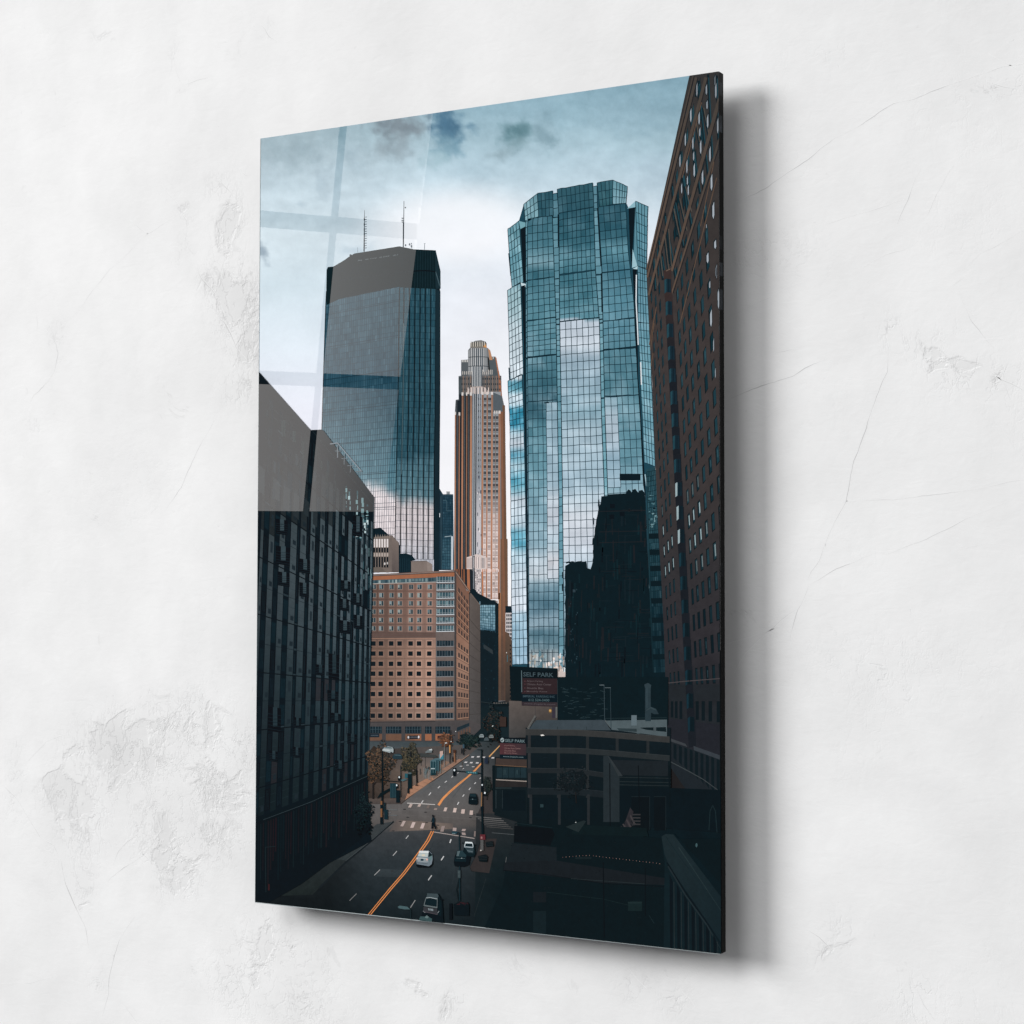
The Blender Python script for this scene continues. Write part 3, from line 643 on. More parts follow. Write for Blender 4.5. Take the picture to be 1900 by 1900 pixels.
for r, y in enumerate(rows_u + rows_l):
    up = r < 6; dx = -(y - 1089) * .009
    for i, (xc, sk) in enumerate(WC[1:]):
        x = xc + dx
        h.rect(x - 5.8, y - 6.4, x + 5.7, y + 6.6, mul(brick(x, y), 1.16), 2)
        if up:
            h.rect(x - 4.2, y - 4.3, x + 4.2, y + 4.6, (150, 142, 134), 3); h.rect(x - 3.7, y - 4.1, x + 3.6, y + 4.1, (40, 58, 66), 4)
            if R.random() < .8: h.rect(x - 3.7, y - 4, x + R.uniform(-1.5, 1), y + R.uniform(1, 4), R.choice([(126, 142, 146), (96, 116, 122), (140, 150, 148)]), 5)
            h.rect(x - .35, y - 4, x + .35, y + 4, (150, 150, 146), 6); 
        else:
            h.rect(x - 4.2, y - 4.2, x + 4.2, y + 4, (20, 28, 33), 3); h.rect(x - 4.2, y + 3.4, x + 4.2, y + 4.2, (40, 44, 46), 4)
    h.line([(684, y + (8 if up else 9.3)), (809, y + (8 if up else 9.3) - .5)], .6, mul(brick(740, y), .78), 2)
for x in (717.5, 735, 752.5, 771, 788.5): h.line([(x, 1082), (x - 2, 1338)], .6, mul(brick(x, 1200), .84), 2)
h.rect(680, 1174, 809, 1183, mul(brick(740, 1175), .93), 2)
for y in (1175, 1179, 1185): h.line([(682, y), (809, y)], .8, (96, 74, 68) if y < 1184 else (170, 132, 112), 3)
# glazed corner
h.shade([(809, 1078), (843.5, 1076), (843.5, 1340), (808, 1340)], lambda x, y: mix((98, 92, 92), (112, 96, 88), ss(1150, 1230, y)), 7)
for r, y in enumerate([1075] + rows_u + [0] + rows_l):
    if y == 0: continue
    up = y < 1172; t0, t1 = (y - 5.3, y + 5.5) if up else (y - 5.5, y + 5.5)
    dx = -(y - 1089) * .006
    h.rect(810.5 + dx, t0, 843 + dx, t1, (38, 60, 70) if up else (26, 40, 48), 8)
    for i in range(6): 
        if R.random() < .75: h.rect(812 + i * 5.2 + dx, t0 + 1, 815.8 + i * 5.2 + dx, t1 - R.uniform(2, 5), R.choice([(70, 98, 106), (104, 130, 136), (54, 80, 90)] if up else [(28, 42, 50), (40, 56, 64)]), 9)
    for i in range(7): h.line([(811 + i * 5.2 + dx, t0), (811 + i * 5.2 + dx, t1)], .7 if i not in (0, 5, 6) else 1.2, (150, 160, 164) if up else (88, 96, 102), 10)
    h.line([(810 + dx, t1 + .3), (843.4 + dx, t1 - .4)], 1.5, (192, 198, 202) if up else (120, 122, 124), 11)
    if up: h.line([(810, t1 - 3), (843, t1 - 3.4)], .7, (140, 152, 156), 11); h.poly([(843, t1), (847, t1 + 2.5), (847, t1 + 4), (843, t1 + 1.5)], (170, 178, 182), 11)
# flank
def flank(y): return lambda x: y + (x - 847) * (-(.145) * (y - 1314) / 24)
k = lambda x, y: 1314 + (y - 1314) * (1 - .145 * (x - 847) / 24)
h.shade([(843.4, 1059), (848, 1062), (848, 1340), (843.4, 1340)], lambda x, y: mix((70, 64, 64), (58, 58, 60), ss(1080, 1300, y)), 12)
FB = [(1060, (112, 84, 72)), (1150, (128, 94, 78)), (1230, (146, 114, 98)), (1290, (130, 102, 88)), (1340, (104, 82, 72))]
h.grid(homog([(847, 1066), (871, 1103), (870.6, 1336), (847, 1340)]), 4, 20, lambda x, y: table(FB, y), 13)
h.poly([(845, 1058.5), (847, 1059), (872, 1096), (872, 1102), (846, 1066)], (92, 78, 72), 14); h.line([(846, 1062), (872, 1098)], 1, (160, 132, 116), 15)
for r, y in enumerate(rows_u + rows_l):
    for i in range(4):
        xa = 850.5 + i * 5; xb = xa + 2.9
        h.poly([(xa, k(xa, y - 4.5)), (xb, k(xb, y - 4.5)), (xb, k(xb, y + 4.5)), (xa, k(xa, y + 4.5))], (66, 56, 54) if y < 1172 else (58, 52, 52), 14)
    h.line([(847, k(847, y + 8)), (871, k(871, y + 8))], .7, (84, 66, 58), 14)
    h.line([(849, k(849, y + 5.5)), (871, k(871, y + 5.5))], .7, (170, 134, 112), 14)
h.shade([(871, 1103), (874, 1100), (891, 1122), (892, 1348), (870.8, 1338)], lambda x, y: add(mix((84, 76, 72), (66, 64, 64), ss(1150, 1330, y)), 10 * (1 - ss(871, 890, x))), 13)
for i in range(9): y = 1120 + i * 26; h.line([(871, k(871, y)), (892, k(892, y))], .8, (60, 56, 54), 14)
h.line([(871, 1102), (870.8, 1338)], 1, (44, 42, 44), 15); h.line([(873, 1101), (891, 1123)], 1, (110, 98, 90), 15)
# ground floor
h.shade([(676, 1339), (871, 1336), (892, 1344), (892, 1352), (845, 1398), (676, 1398)], lambda x, y: mix((74, 70, 70), (56, 58, 62), ss(1340, 1390, y)), 16)
h.line([(676, 1340), (808, 1339)], 1, (44, 42, 44), 17)
for (x0, x1) in ((684, 709), (716, 745), (752, 782), (789, 801), (808, 836)):
    h.rect(x0, 1348, x1, 1360.5, (24, 38, 46), 17)
    for i in range(int((x1 - x0) / 5)): h.line([(x0 + 3 + i * 5, 1348), (x0 + 3 + i * 5, 1360)], .7, (70, 88, 96), 18)
    h.line([(x0, 1353), (x1, 1353)], .6, (62, 80, 88), 18)
    h.shade([(x0, 1362), (x1, 1362), (x1, 1374), (x0, 1374)], lambda x, y: mix((104, 78, 64), (150, 98, 72), ss(750, 800, x)), 17)
    h.rect(x0, 1377, x1, 1392, (34, 48, 56), 17)
    for i in range(4): h.rect(x0 + i * (x1 - x0) / 4, 1379, x0 + i * (x1 - x0) / 4 + R.uniform(1, 4), 1391, R.choice([(54, 74, 82), (28, 34, 40), (70, 88, 92)]), 18)
h.shade([(848, 1350), (871, 1341), (871, 1347), (848, 1357)], lambda x, y: (32, 46, 54), 17)
for i in range(5): h.rect(850 + i * 5, 1358 - i * 2.2, 853 + i * 5, 1376 - i * 4, (92, 72, 62), 17)
H = h.build()
g = Ink('shop_sign', 'dark oval shop sign with two pale dots on the hotel front', H)
g.poly([(756, 1365), (778, 1364.5), (779, 1371), (755, 1371.5)], (30, 34, 40)); g.disc(758, 1368, 1.6, 2.4, (206, 204, 206), 1); g.disc(777, 1367.5, 1.6, 2.6, (214, 212, 214), 1)
for i in range(5): g.rect(762 + i * 2.6, 1366.5, 764 + i * 2.6, 1369, (86, 88, 94), 1)
g.build()
g = Ink('shop_sign', 'dark red shop sign on the hotel front', H)
g.rect(812, 1365, 832, 1372, (54, 34, 34)); g.rect(814, 1367, 829, 1368.5, (92, 60, 54), 1); g.build()
g = Ink('shop_sign', 'grey lettered shop sign at the left of the hotel front', H)
g.rect(686, 1361, 704, 1368, (30, 40, 48)); g.rect(688, 1363.5, 702, 1365.5, (66, 76, 84), 1); g.build()
# ------------------------------------------------------------------ mirrored glass tower
m = Ink('mirrored_glass_tower', 'faceted blue mirrored glass tower reflecting clouds and dark buildings')
LNC = lambda x, y: mix((18, 44, 54), (34, 58, 70), ss(600, 900, y))
def refl(tb, warm=0.0, ca=26, sx=48, sy=26, seed=1.0):
    def f(x, y):
        c = table(tb, y); n = fbm(x / sx, y / sy, 4, seed); q = .32 + .68 * ss(520, 760, y)
        return add(mix(c, (200, 212, 222), max(0, n) * .75 * q), ca * n * q)
    return f
MG = (40, 82, 96)
m.poly([(942, 425.5), (963, 410), (971.9, 379.5), (997.4, 359), (1025.5, 354), (1026, 360), (1034, 358.5), (1034, 351), (1099.7, 339.5), (1100.5, 346), (1107.5, 345), (1108, 339), (1137.5, 334), (1164, 346), (1162, 377), (1166, 386), (1179.3, 373),
        (1202, 382.7), (1199.5, 500), (1203, 560), (1210, 720), (1216, 865), (1216, 1262), (1036, 1262), (950, 1262), (950, 1100), (947.5, 880), (947, 785), (942.5, 707), (947, 703), (942, 538.5), (950, 533)], (30, 66, 80))
T1 = [(335, (48, 86, 98)), (420, (44, 84, 98)), (470, (64, 110, 126)), (500, (52, 96, 112)), (600, (84, 128, 142))]
# crown
m.glass([(971.9, 379.5), (997.4, 359), (999.5, 402), (975, 412)], 4, 3, refl([(350, (96, 136, 148)), (410, (128, 168, 178))], ca=40), LNC, 1.1, 7, 1)
m.glass([(997.4, 359), (1025.5, 354), (1026.9, 400), (999.5, 403)], 4, 3, refl(T1), LNC, 1.1, 4, 1)
m.glass([(1026, 360), (1034, 358.5), (1037, 403), (1027, 405)], 1, 3, refl([(350, (70, 112, 126))]), LNC, 1.2, 4, 1)
m.glass([(1034, 351), (1099.7, 339.5), (1101.8, 384.5), (1037, 395.8)], 8, 3, refl(T1), LNC, 1.1, 4, 1)
m.glass([(1100.5, 346), (1107.5, 345), (1109, 390), (1102.5, 391)], 1, 3, refl([(350, (84, 126, 140))]), LNC, 1.2, 4, 1)
m.glass([(1108, 339), (1137.5, 334), (1137, 379), (1113, 384)], 4, 3, refl([(340, (56, 96, 108)), (380, (40, 82, 92))]), LNC, 1.1, 4, 1)
m.glass([(1137.5, 334), (1164, 346), (1161.6, 377), (1136.6, 379)], 5, 3, refl([(340, (92, 136, 148)), (380, (130, 168, 180))]), LNC, 1.1, 6, 1)
# three main bays, tier by tier, each tier leaning out a touch over the one below
XB2 = [(406, 980.5), (412, 979), (600, 978.5), (700, 979), (880, 980.5), (1243, 982)]
XS0 = [(412, 975.6), (600, 975.8), (700, 976.4), (880, 978.5), (1243, 981)]
XB2R = [(400, 1025), (600, 1032), (664, 1033), (920, 1037), (1243, 1037)]
XB3L = [(395, 1037), (600, 1038.8), (720, 1041), (920, 1044), (1243, 1047)]
XB3R = [(384, 1101.8), (500, 1105), (600, 1112.4), (745, 1115.5), (920, 1121.7), (1243, 1128)]
XB4L = [(384, 1110), (500, 1117), (600, 1119), (745, 1122), (900, 1127.4), (1243, 1136)]
XB4R = [(375, 1160.8), (470, 1166), (560, 1176), (645, 1180), (735, 1187), (880, 1195.5), (1000, 1201), (1243, 1212)]
def bay(xl, xr, yl0, yr0, yl1, yr1, nx, tb, seed, ny, jit=5, off=0, cellfn=None, ca=26, lv=1):
    def P(u, v):
        y0 = yl0 + (yr0 - yl0) * u; y1 = yl1 + (yr1 - yl1) * u; y = y0 + (y1 - y0) * v
        a, c = xat(xl, y), xat(xr, y); return (a + (c - a) * u, y)
    m.glass(None, nx, ny, refl(tb, ca=ca, seed=seed), LNC, 1.15, jit, lv, .4, P=P, cellfn=cellfn, sub=2 if ny > 6 else 1)
B2 = [(400, (56, 98, 112)), (455, (78, 122, 136)), (488, (122, 158, 170)), (505, (62, 106, 120)), (560, (84, 130, 144)), (640, (88, 132, 146)), (690, (74, 116, 130)), (745, (56, 94, 108)), (770, (64, 102, 116)), (790, (84, 128, 142)), (880, (110, 152, 166)),
      (930, (126, 162, 176)), (1010, (142, 172, 186)), (1040, (188, 202, 212)), (1070, (196, 206, 214)), (1085, (122, 152, 166)), (1120, (84, 118, 134)), (1160, (118, 144, 158)), (1175, (82, 116, 130)), (1200, (104, 132, 144)), (1214, (150, 160, 164)), (1245, (150, 170, 178))]
B3 = [(384, (42, 82, 96)), (450, (52, 96, 110)), (475, (92, 136, 150)), (510, (62, 108, 122)), (560, (74, 120, 134)), (592, (92, 138, 152)), (593, (186, 198, 210)), (640, (192, 202, 212)), (668, (150, 172, 186)), (720, (146, 172, 186)), (760, (138, 170, 184)), (800, (164, 186, 198)), (900, (166, 190, 204)), (930, (188, 204, 214)),
      (960, (204, 210, 218)), (1010, (200, 208, 218)), (1050, (180, 198, 210)), (1100, (120, 150, 164)), (1240, (90, 110, 120))]
B4 = [(376, (44, 84, 98)), (440, (48, 90, 104)), (465, (92, 138, 152)), (500, (60, 104, 120)), (555, (90, 136, 152)), (630, (88, 132, 148)), (660, (80, 122, 136)), (720, (74, 118, 132)), (745, (96, 138, 152)), (850, (98, 140, 154)), (900, (130, 164, 178)), (930, (130, 160, 170))]
# piece by piece down the tower
for (ya, yb, n) in ((406, 520, 8), (521, 595, 6), (596, 662, 7), (664, 745, 6), (746, 1243, 31)):
    d = -6 if ya == 406 else -7 if ya < 660 else -6 if ya < 700 else -4
    d2 = -7 if yb < 660 else -5 if yb < 700 else (-3 if yb < 800 else 0)
    bay(XS0, XB2, ya + 3, ya + 1, yb + 3, yb + 1, 1, [(400, (84, 128, 142)), (700, (84, 126, 140)), (1240, (100, 130, 144))], 3.0, n)
    bay(XB2, XB2R, ya, ya + d, yb, yb + d2, 5 if ya < 600 else 6, B2, 2.2, n)
    bay(XB2R, XB3L, ya + d - 2 + 6, ya + d + 3, yb + d2 + 4, yb + d2 + 3, 1, [(400, (86, 130, 144)), (700, (96, 140, 154)), (900, (104, 152, 168)), (1240, (110, 150, 164))], 5.0, n)
for (ya, yb, yra, yrb, n) in ((396, 509, 384, 500, 9), (511, 596, 502, 589, 7), (597, 1243, 590, 1243, 42)):
    bay(XB3L, XB3R, ya, yra, yb, yrb, 8 if ya < 590 else 7, B3, 2.2, n, ca=30)
for (ya, yb, n) in ((384, 506, 8), (507, 596, 6), (597, 648, 4), (649, 735, 6), (736, 1243, 31)):
    bay(XB3R, XB4L, ya + 4, ya + 3, yb + 3, yb + 2, 1, [(380, (96, 140, 154)), (600, (100, 144, 158)), (900, (112, 160, 174))], 6.0, n)
    bay(XB4L, XB4R, ya, ya - 7 if yb < 700 else ya - 3, yb, yb - 7 if yb < 640 else yb - 3, 5 if ya < 590 else 6, B4, 2.2, n)
# brighter panes lower down
def patch(xl, xr, y0, y1, tb, nx, ny, seed, s0=0.0, s1=1.0, lv=3):
    def P(u, v):
        y = y0 + (y1 - y0) * v; a, c = xat(xl, y), xat(xr, y); uu = s0 + (s1 - s0) * u
        return (a + (c - a) * uu, y - 2.2 * uu)
    m.glass(None, nx, ny, refl(tb, seed=seed, ca=30), LNC, 1.1, 4, lv, .3, P=P, sub=2)
patch(XB2, XB2R, 748, 1075, [(748, (126, 156, 170)), (800, (150, 176, 190)), (900, (158, 182, 196)), (925, (180, 192, 202)), (960, (190, 198, 208)), (1010, (176, 196, 208)), (1040, (206, 208, 214)), (1075, (190, 200, 210))], 2, 20, 2.2, .62, 1)
patch(XB4L, XB4R, 737, 905, [(737, (118, 152, 166)), (775, (164, 182, 194)), (810, (172, 188, 200)), (850, (146, 174, 190)), (905, (156, 182, 196))], 2, 10, 2.2, 0, .36)
for (x, y, w) in ((1039, 597, 74),): m.line([(x, y), (x + w, y - 8)], 2, (20, 44, 54), 6)
m.line([(976, 664.5), (1032, 658)], 2.2, (14, 36, 46), 6); m.line([(1119, 650), (1180, 643)], 2.4, (14, 36, 46), 6); m.line([(1032, 602), (1038, 602)], 2.4, (12, 30, 38), 6); m.line([(1112, 593), (1118, 592)], 2.4, (12, 30, 38), 6)
for (tb_) in (XB2R, XB3L, XB3R, XB4L): m.line([(xat(tb_, y), y) for y in range(400, 1240, 20)], 1.5, (14, 38, 48), 6)
for tb_, ys in ((XB4L, (386, 506)), (XB4L, (507, 590)), (XB3L, (398, 470))): m.line([(xat(tb_, y) - 1, y) for y in range(ys[0], ys[1], 12)], 2.6, (10, 28, 36), 7)
m.line([(1010, 747.5), (1019, 747)], 2, (14, 36, 46), 7); m.line([(1144, 735.5), (1152, 735)], 2, (14, 36, 46), 7)
# left wing
WL = [(425, (92, 138, 150)), (450, (130, 172, 184)), (480, (96, 146, 160)), (530, (120, 160, 172)), (540, (150, 182, 190)), (590, (168, 194, 202)), (600, (186, 204, 212)), (690, (206, 218, 226)), (704, (190, 204, 212)), (706, (72, 132, 152)), (722, (100, 160, 178)), (735, (196, 212, 222)), (752, (176, 202, 214)), (757, (60, 138, 164)),
      (790, (52, 134, 162)), (804, (180, 204, 216)), (825, (206, 216, 226)), (845, (90, 156, 180)), (865, (176, 204, 216)), (890, (84, 158, 182)), (905, (120, 180, 198)), (925, (204, 216, 226)), (975, (190, 210, 222)), (990, (110, 176, 198)), (1010, (92, 164, 188)), (1025, (170, 200, 214)), (1060, (196, 212, 224)), (1130, (208, 216, 226)), (1140, (156, 188, 206)), (1232, (150, 182, 202))]
wing = refl(WL, ca=46, seed=4.4, sx=16, sy=14)
m.glass([(942, 425.5), (963, 410), (971.5, 524), (950, 533)], 4, 8, wing, LNC, 1.1, 8, 8)
m.glass([(942, 538.5), (966, 524), (971, 695), (947, 705)], 4, 13, wing, LNC, 1.1, 6, 8)
m.glass([(942.5, 707), (969, 694), (972, 786), (946.5, 790)], 4, 8, wing, LNC, 1.1, 6, 8, sub=2)
m.glass([(946.5, 790), (972, 786), (975, 925), (948, 930)], 4, 11, wing, LNC, 1.1, 6, 8, sub=2)
m.glass([(948, 930), (975, 925), (979, 1232), (950.5, 1233)], 4, 20, wing, LNC, 1.1, 6, 8, sub=2)
m.poly([(963, 410), (968.5, 411.5), (975, 413), (975, 421), (966, 426)], (112, 158, 168), 9)
m.poly([(966, 425), (975.5, 420), (976, 525), (972, 524)], (10, 24, 31), 9); m.poly([(966.5, 524.5), (976, 527), (975, 533), (968, 532)], (190, 208, 214), 10)
m.poly([(967.5, 531), (974.5, 529), (975.6, 664), (973.5, 664)], (10, 24, 31), 10)
m.line([(973.5, 600), (974, 700), (975, 785), (976.5, 880), (978.6, 1050), (980, 1243)], 2.4, (9, 22, 29), 11)
m.line([(944, 470), (948, 512)], 1.6, (20, 44, 54), 11); m.line([(944.5, 682), (945.5, 705)], 1.6, (40, 64, 76), 11)
# right wing
wr = refl([(380, (96, 142, 156)), (450, (84, 134, 150)), (500, (84, 130, 146)), (600, (104, 150, 166)), (700, (108, 156, 170)), (860, (112, 158, 174))], ca=30, seed=7.7, sx=20, sy=18)
m.glass([(1179.3, 373), (1202, 382.7), (1199.5, 500), (1184, 494)], 4, 8, wr, LNC, 1.1, 5, 8)
m.poly([(1164, 387), (1179.3, 373), (1180, 384), (1166.6, 387)], (136, 176, 188), 8)
m.poly([(1166.6, 386.5), (1179, 385), (1174.2, 460), (1171.7, 497), (1169, 460)], (10, 24, 31), 9); m.poly([(1174, 462), (1183, 494), (1173, 497)], (150, 186, 196), 9); m.poly([(1179, 385), (1181, 380), (1184, 494), (1176, 480)], (86, 130, 144), 8)
m.glass([(1183.5, 493.5), (1200, 498), (1204.5, 600), (1184, 598)], 4, 7, wr, LNC, 1.1, 5, 8)
m.glass([(1184, 598), (1204.5, 600), (1216, 866), (1196, 858)], 4, 19, wr, LNC, 1.1, 5, 8)
m.poly([(1174, 499), (1183.5, 494), (1183, 500)], (170, 200, 208), 10)
m.poly([(1174, 500), (1182, 500), (1178.6, 560), (1180.5, 600), (1183.5, 645), (1184, 700), (1190, 780), (1195, 860), (1199, 930), (1193.5, 900), (1188, 780), (1182, 690), (1177, 560)], (9, 22, 29), 10)
m.line([(1181, 510), (1180.5, 560), (1183, 605), (1184.5, 640)], 2, (214, 222, 226), 11); m.line([(1189, 672), (1190, 700), (1190.5, 714)], 2.2, (214, 222, 226), 11); m.line([(1197, 880), (1200, 902)], 2, (150, 180, 190), 11)
m.rect(1150, 879, 1188.5, 891.5, (12, 26, 33), 11)
# warm town reflected at the foot
for i in range(46):
    x, y = R.uniform(984, 1050), R.uniform(1212, 1240)
    if x < 1012: c = R.choice([(136, 160, 168), (170, 166, 158), (90, 124, 136), (200, 206, 206)])
    else: c = R.choice([(222, 202, 190), (236, 222, 214), (190, 168, 158), (206, 214, 218)]); y += 3
    m.disc(x, y, R.uniform(1, 3.2), R.uniform(2, 7), c, 7, 7, .4)
m.poly([(1031, 1243), (1050, 1240), (1049, 1258), (1033, 1262)], (198, 184, 178), 7)
for x in (987, 1006, 1016, 1025, 1037, 1045): m.line([(x, 1205), (x + .5, 1246)], 1.2, (24, 46, 56), 11)
# dark reflected buildings with rippled edges
DR = (12, 28, 34)
def rip(p, q, n, a):
    o = []
    for i in range(n): t = i / n; o.append((p[0] + (q[0] - p[0]) * t + R.uniform(-a, a), p[1] + (q[1] - p[1]) * t))
    return o
edge = [(1127, 920), (1128, 917.5), (1162, 915.5), (1163, 912), (1166, 908), (1170, 910), (1172, 914), (1174, 909), (1179, 907), (1182, 911), (1184, 914), (1187, 910), (1192, 909), (1195, 913), (1197, 917)]
edge += rip((1197, 917), (1205, 1090), 8, .6) + rip((1205, 1090), (1213, 1262), 8, .8) + [(1213, 1264), (1051, 1264)] + rip((1050, 1262), (1048, 1225), 4, 1.5) + rip((1049, 1222), (1050, 1130), 9, 1.6) + rip((1049, 1130), (1049, 1060), 6, 1.2)
edge += [(1049, 1050), (1056, 1046), (1058, 1042), (1064, 1041), (1067, 1044), (1071, 1041.5), (1079, 1041), (1083, 1043), (1087, 1041), (1089, 1045), (1089.5, 1054), (1096, 1056), (1098, 1050), (1100, 1042)]
edge += rip((1100.5, 1040), (1101, 1000), 5, 1.3) + rip((1102, 1000), (1106, 965), 4, 1.2) + rip((1106, 965), (1112, 940), 3, 1) + [(1115, 932), (1116, 921)]
m.poly(edge, DR, 12)
for (pts) in ([(1110, 928), (1112, 926), (1113, 938), (1111, 945), (1109.6, 938)], [(1101, 960), (1103, 962), (1102.5, 976), (1101, 972)], [(1099.5, 1000), (1101, 996), (1101.5, 1008), (1099, 1012)], [(1050, 1043), (1057, 1041), (1057.5, 1044), (1051, 1046)], [(1043, 1062), (1046, 1060), (1045, 1074), (1043, 1072)], [(1042.6, 1085), (1045, 1082), (1045, 1098), (1043, 1096)]): m.poly(pts, DR, 12)
for i in range(150):
    x = R.uniform(1054, 1208); y = R.uniform(1060 if x < 1100 else 930, 1250); hh = R.uniform(6, 42)
    m.line([(x, y), (x + R.uniform(-1, 1), y + hh)], R.uniform(.8, 3.5), R.choice([(20, 32, 38), (24, 30, 34), (8, 22, 28), (16, 36, 42), (28, 31, 35)]), 13)
for i in range(60):
    x = R.uniform(1104, 1200); y = R.uniform(935, 1230); m.line([(x, y), (x + R.uniform(10, 40), y + R.uniform(-1, 1))], .8, R.choice([(22, 34, 40), (27, 31, 35), (8, 20, 26)]), 13)
for i in range(26): m.disc(R.uniform(1052, 1072), R.uniform(1090, 1230), R.uniform(.5, 1.5), R.uniform(.8, 2.4), (40, 60, 68), 13, 6, .4)
m.rect(1063, 1094, 1068, 1099, (46, 62, 70), 14)
for (x, y) in ((1132, 935), (1150, 950), (1131, 955)): m.rect(x, y, x + 9, y + 8, (8, 20, 26), 14)
for y in (947, 985, 1005): m.line([(1112, y + 2), (1198, y)], 1.4, (30, 33, 37), 14)
m.build()
g = Ink('dark_glass_building', 'dim green glazed block squeezed between the mirrored tower and the brick tower')
g.shade([(1199, 871), (1215, 866), (1222, 900), (1243, 1262), (1212, 1262), (1205, 1090), (1200, 960)], lambda x, y: mix((36, 68, 78), (14, 32, 38), ss(880, 1150, y)))
g.glass([(1200, 876), (1218, 872), (1240, 1255), (1214, 1255)], 6, 30, lambda x, y: mix((42, 76, 86), (20, 42, 50), ss(900, 1200, y)), (16, 36, 44), .9, 6, 1)
for i in range(30):
    y = 918 + R.uniform(0, 60); x = 1202 + (y - 918) * .07 + R.uniform(0, 14); g.disc(x, y, R.uniform(.8, 3), R.uniform(.6, 2.6), R.choice([(110, 142, 148), (70, 104, 112), (28, 50, 58)]), 3, 7, .4)
for k_, y in enumerate((990, 1020, 1050, 1078, 1110, 1146, 1180, 1214, 1248)): g.shade([(1204 + k_, y), (1238, y - 1), (1240, y + 9), (1205 + k_, y + 10)], lambda x, y: (12, 28, 34), 3)
g.build()

# ------------------------------------------------------------------ brick tower on the right
t = Ink('brick_tower', 'tall dark brick tower with a slanting grid of narrow windows')
LB = [(139, 1279.6), (320, 1240), (501, 1199.8), (520, 1200.3), (566, 1203), (640, 1206), (710, 1210.5), (830, 1215), (972, 1221), (1070, 1227), (1170, 1232), (1335, 1237), (1372, 1240)]
BT = [(140, (52, 51, 51)), (420, (56, 52, 51)), (620, (61, 55, 54)), (900, (58, 53, 53)), (1050, (50, 48, 50)), (1200, (46, 44, 48)), (1300, (36, 38, 42)), (1420, (28, 36, 40))]
def BP(u, v):
    y = 100 + (1420 - 100) * v; xl = xat(LB, y); return (xl + (1339 - xl) * u, max(y, 131 + (1339 - (xl + (1339 - xl) * u)) * .147))
t.grid(BP, 6, 110, lambda x, y: add(table(BT, y), 6 * fbm(x / 9, y / 6, 3, 2)), 0)
VX, VY = 1013.0, 1290.0
def pt(xc, q):
    """column foot xc (x where y=900), q = height in floors above eye level"""
    # column line x = xc + .05 (y-900) ; row line through the vanishing point
    s_ = -q * 49.5 / 272.0                                    # slope of this floor line
    x = (xc + .05 * (VY - 900) - .05 * s_ * VX * 1.0) / (1 - .05 * s_)
    y = VY + s_ * (x - VX); return (x, y)
cols = [1226.5, 1234, 1241.6, 1275, 1284.5, 1295, 1307, 1320, 1334]
wd = [2.9, 3.1, 3.3, 4.4, 4.8, 5.2, 5.7, 6.2, 6.7]
lit = {(3, 7): 1, (4, 7): 1, (5, 7): 1, (4, 6): 1, (5, 6): 1, (0, 7): 1, (1, 7): 1, (2, 7): 1, (0, 6): 1, (1, 6): 1, (2, 6): 1, (0, 8): 1, (5, 5): .7, (3, 6): .7, (4, 5): .6, (6, 6): .7, (7, 5): .8}
for ci, xc in enumerate(cols):
    for q in range(1, 26):
        a = pt(xc - wd[ci] / 2, q); bq = pt(xc + wd[ci] / 2, q); dq = .62
        c_ = pt(xc + wd[ci] / 2, q - dq); d_ = pt(xc - wd[ci] / 2, q - dq)
        if a[1] < 125 or a[0] < xat(LB, a[1]) + 1.5: continue
        y = a[1]
        glass = mix((22, 50, 59), (15, 34, 41), ss(900, 1200, y)); 
        t.poly([a, bq, c_, d_], (18, 26, 30), 1)
        e = .28 * wd[ci]
        a2 = pt(xc - wd[ci] / 2 + e, q - .05); c2 = pt(xc + wd[ci] / 2 - .2, q - dq + .04)
        t.poly([a2, pt(xc + wd[ci] / 2 - .2, q - .05), c2, pt(xc - wd[ci] / 2 + e, q - dq + .04)], add(glass, R.uniform(-8, 14)), 2)
        if (ci, q) in lit or (870 < y < 1010 and R.random() < .35):
            kx = R.uniform(.1, .4) * wd[ci]
            t.poly([pt(xc + kx - e, q - .1), pt(xc + kx + e * .3, q - .1), pt(xc + kx + e * .4, q - dq + .12), pt(xc + kx - e * .8, q - dq + .12)], mul((150, 170, 174), lit.get((ci, q), .55)), 3)
        elif R.random() < .3: t.poly([pt(xc, q - .15), pt(xc + e, q - .15), pt(xc + e, q - .4), pt(xc, q - .4)], add(glass, 26), 3)
# upper storeys: tan ledges crossing glazed strips
up = [(1282, 139), (1336, 131), (1338, 300), (1338, 470), (1230, 560), (1203, 560), (1200, 503)]
for i in range(11):
    x0 = 1289 + i * 12.0; 
    t.line([(x0 - 60 - i * 2, 420 - i * 4), (x0 - 52, 300)], .01, (30, 40, 44), 1)
for i, (xa, ya, xb, yb) in enumerate(((1297, 150, 1291, 180), (1314, 138, 1322, 300), (1330, 140, 1333, 260), (1281, 200, 1290, 330), (1300, 190, 1314, 330), (1262, 280, 1275, 400), (1283, 250, 1299, 360), (1247, 340, 1256, 440), (1268, 320, 1283, 420), (1234, 395, 1243, 490), (1253, 370, 1268, 460), (1222, 440, 1230, 520), (1240, 430, 1254, 520), (1212, 470, 1216, 540), (1228, 470, 1238, 540))):
    t.line([(xa, ya), (xb, yb)], 4.4, (20, 34, 40), 4); t.line([(xa + 1.2, ya + 6), (xb + 1.2, yb - 4)], 1.6, (34, 68, 78), 5)
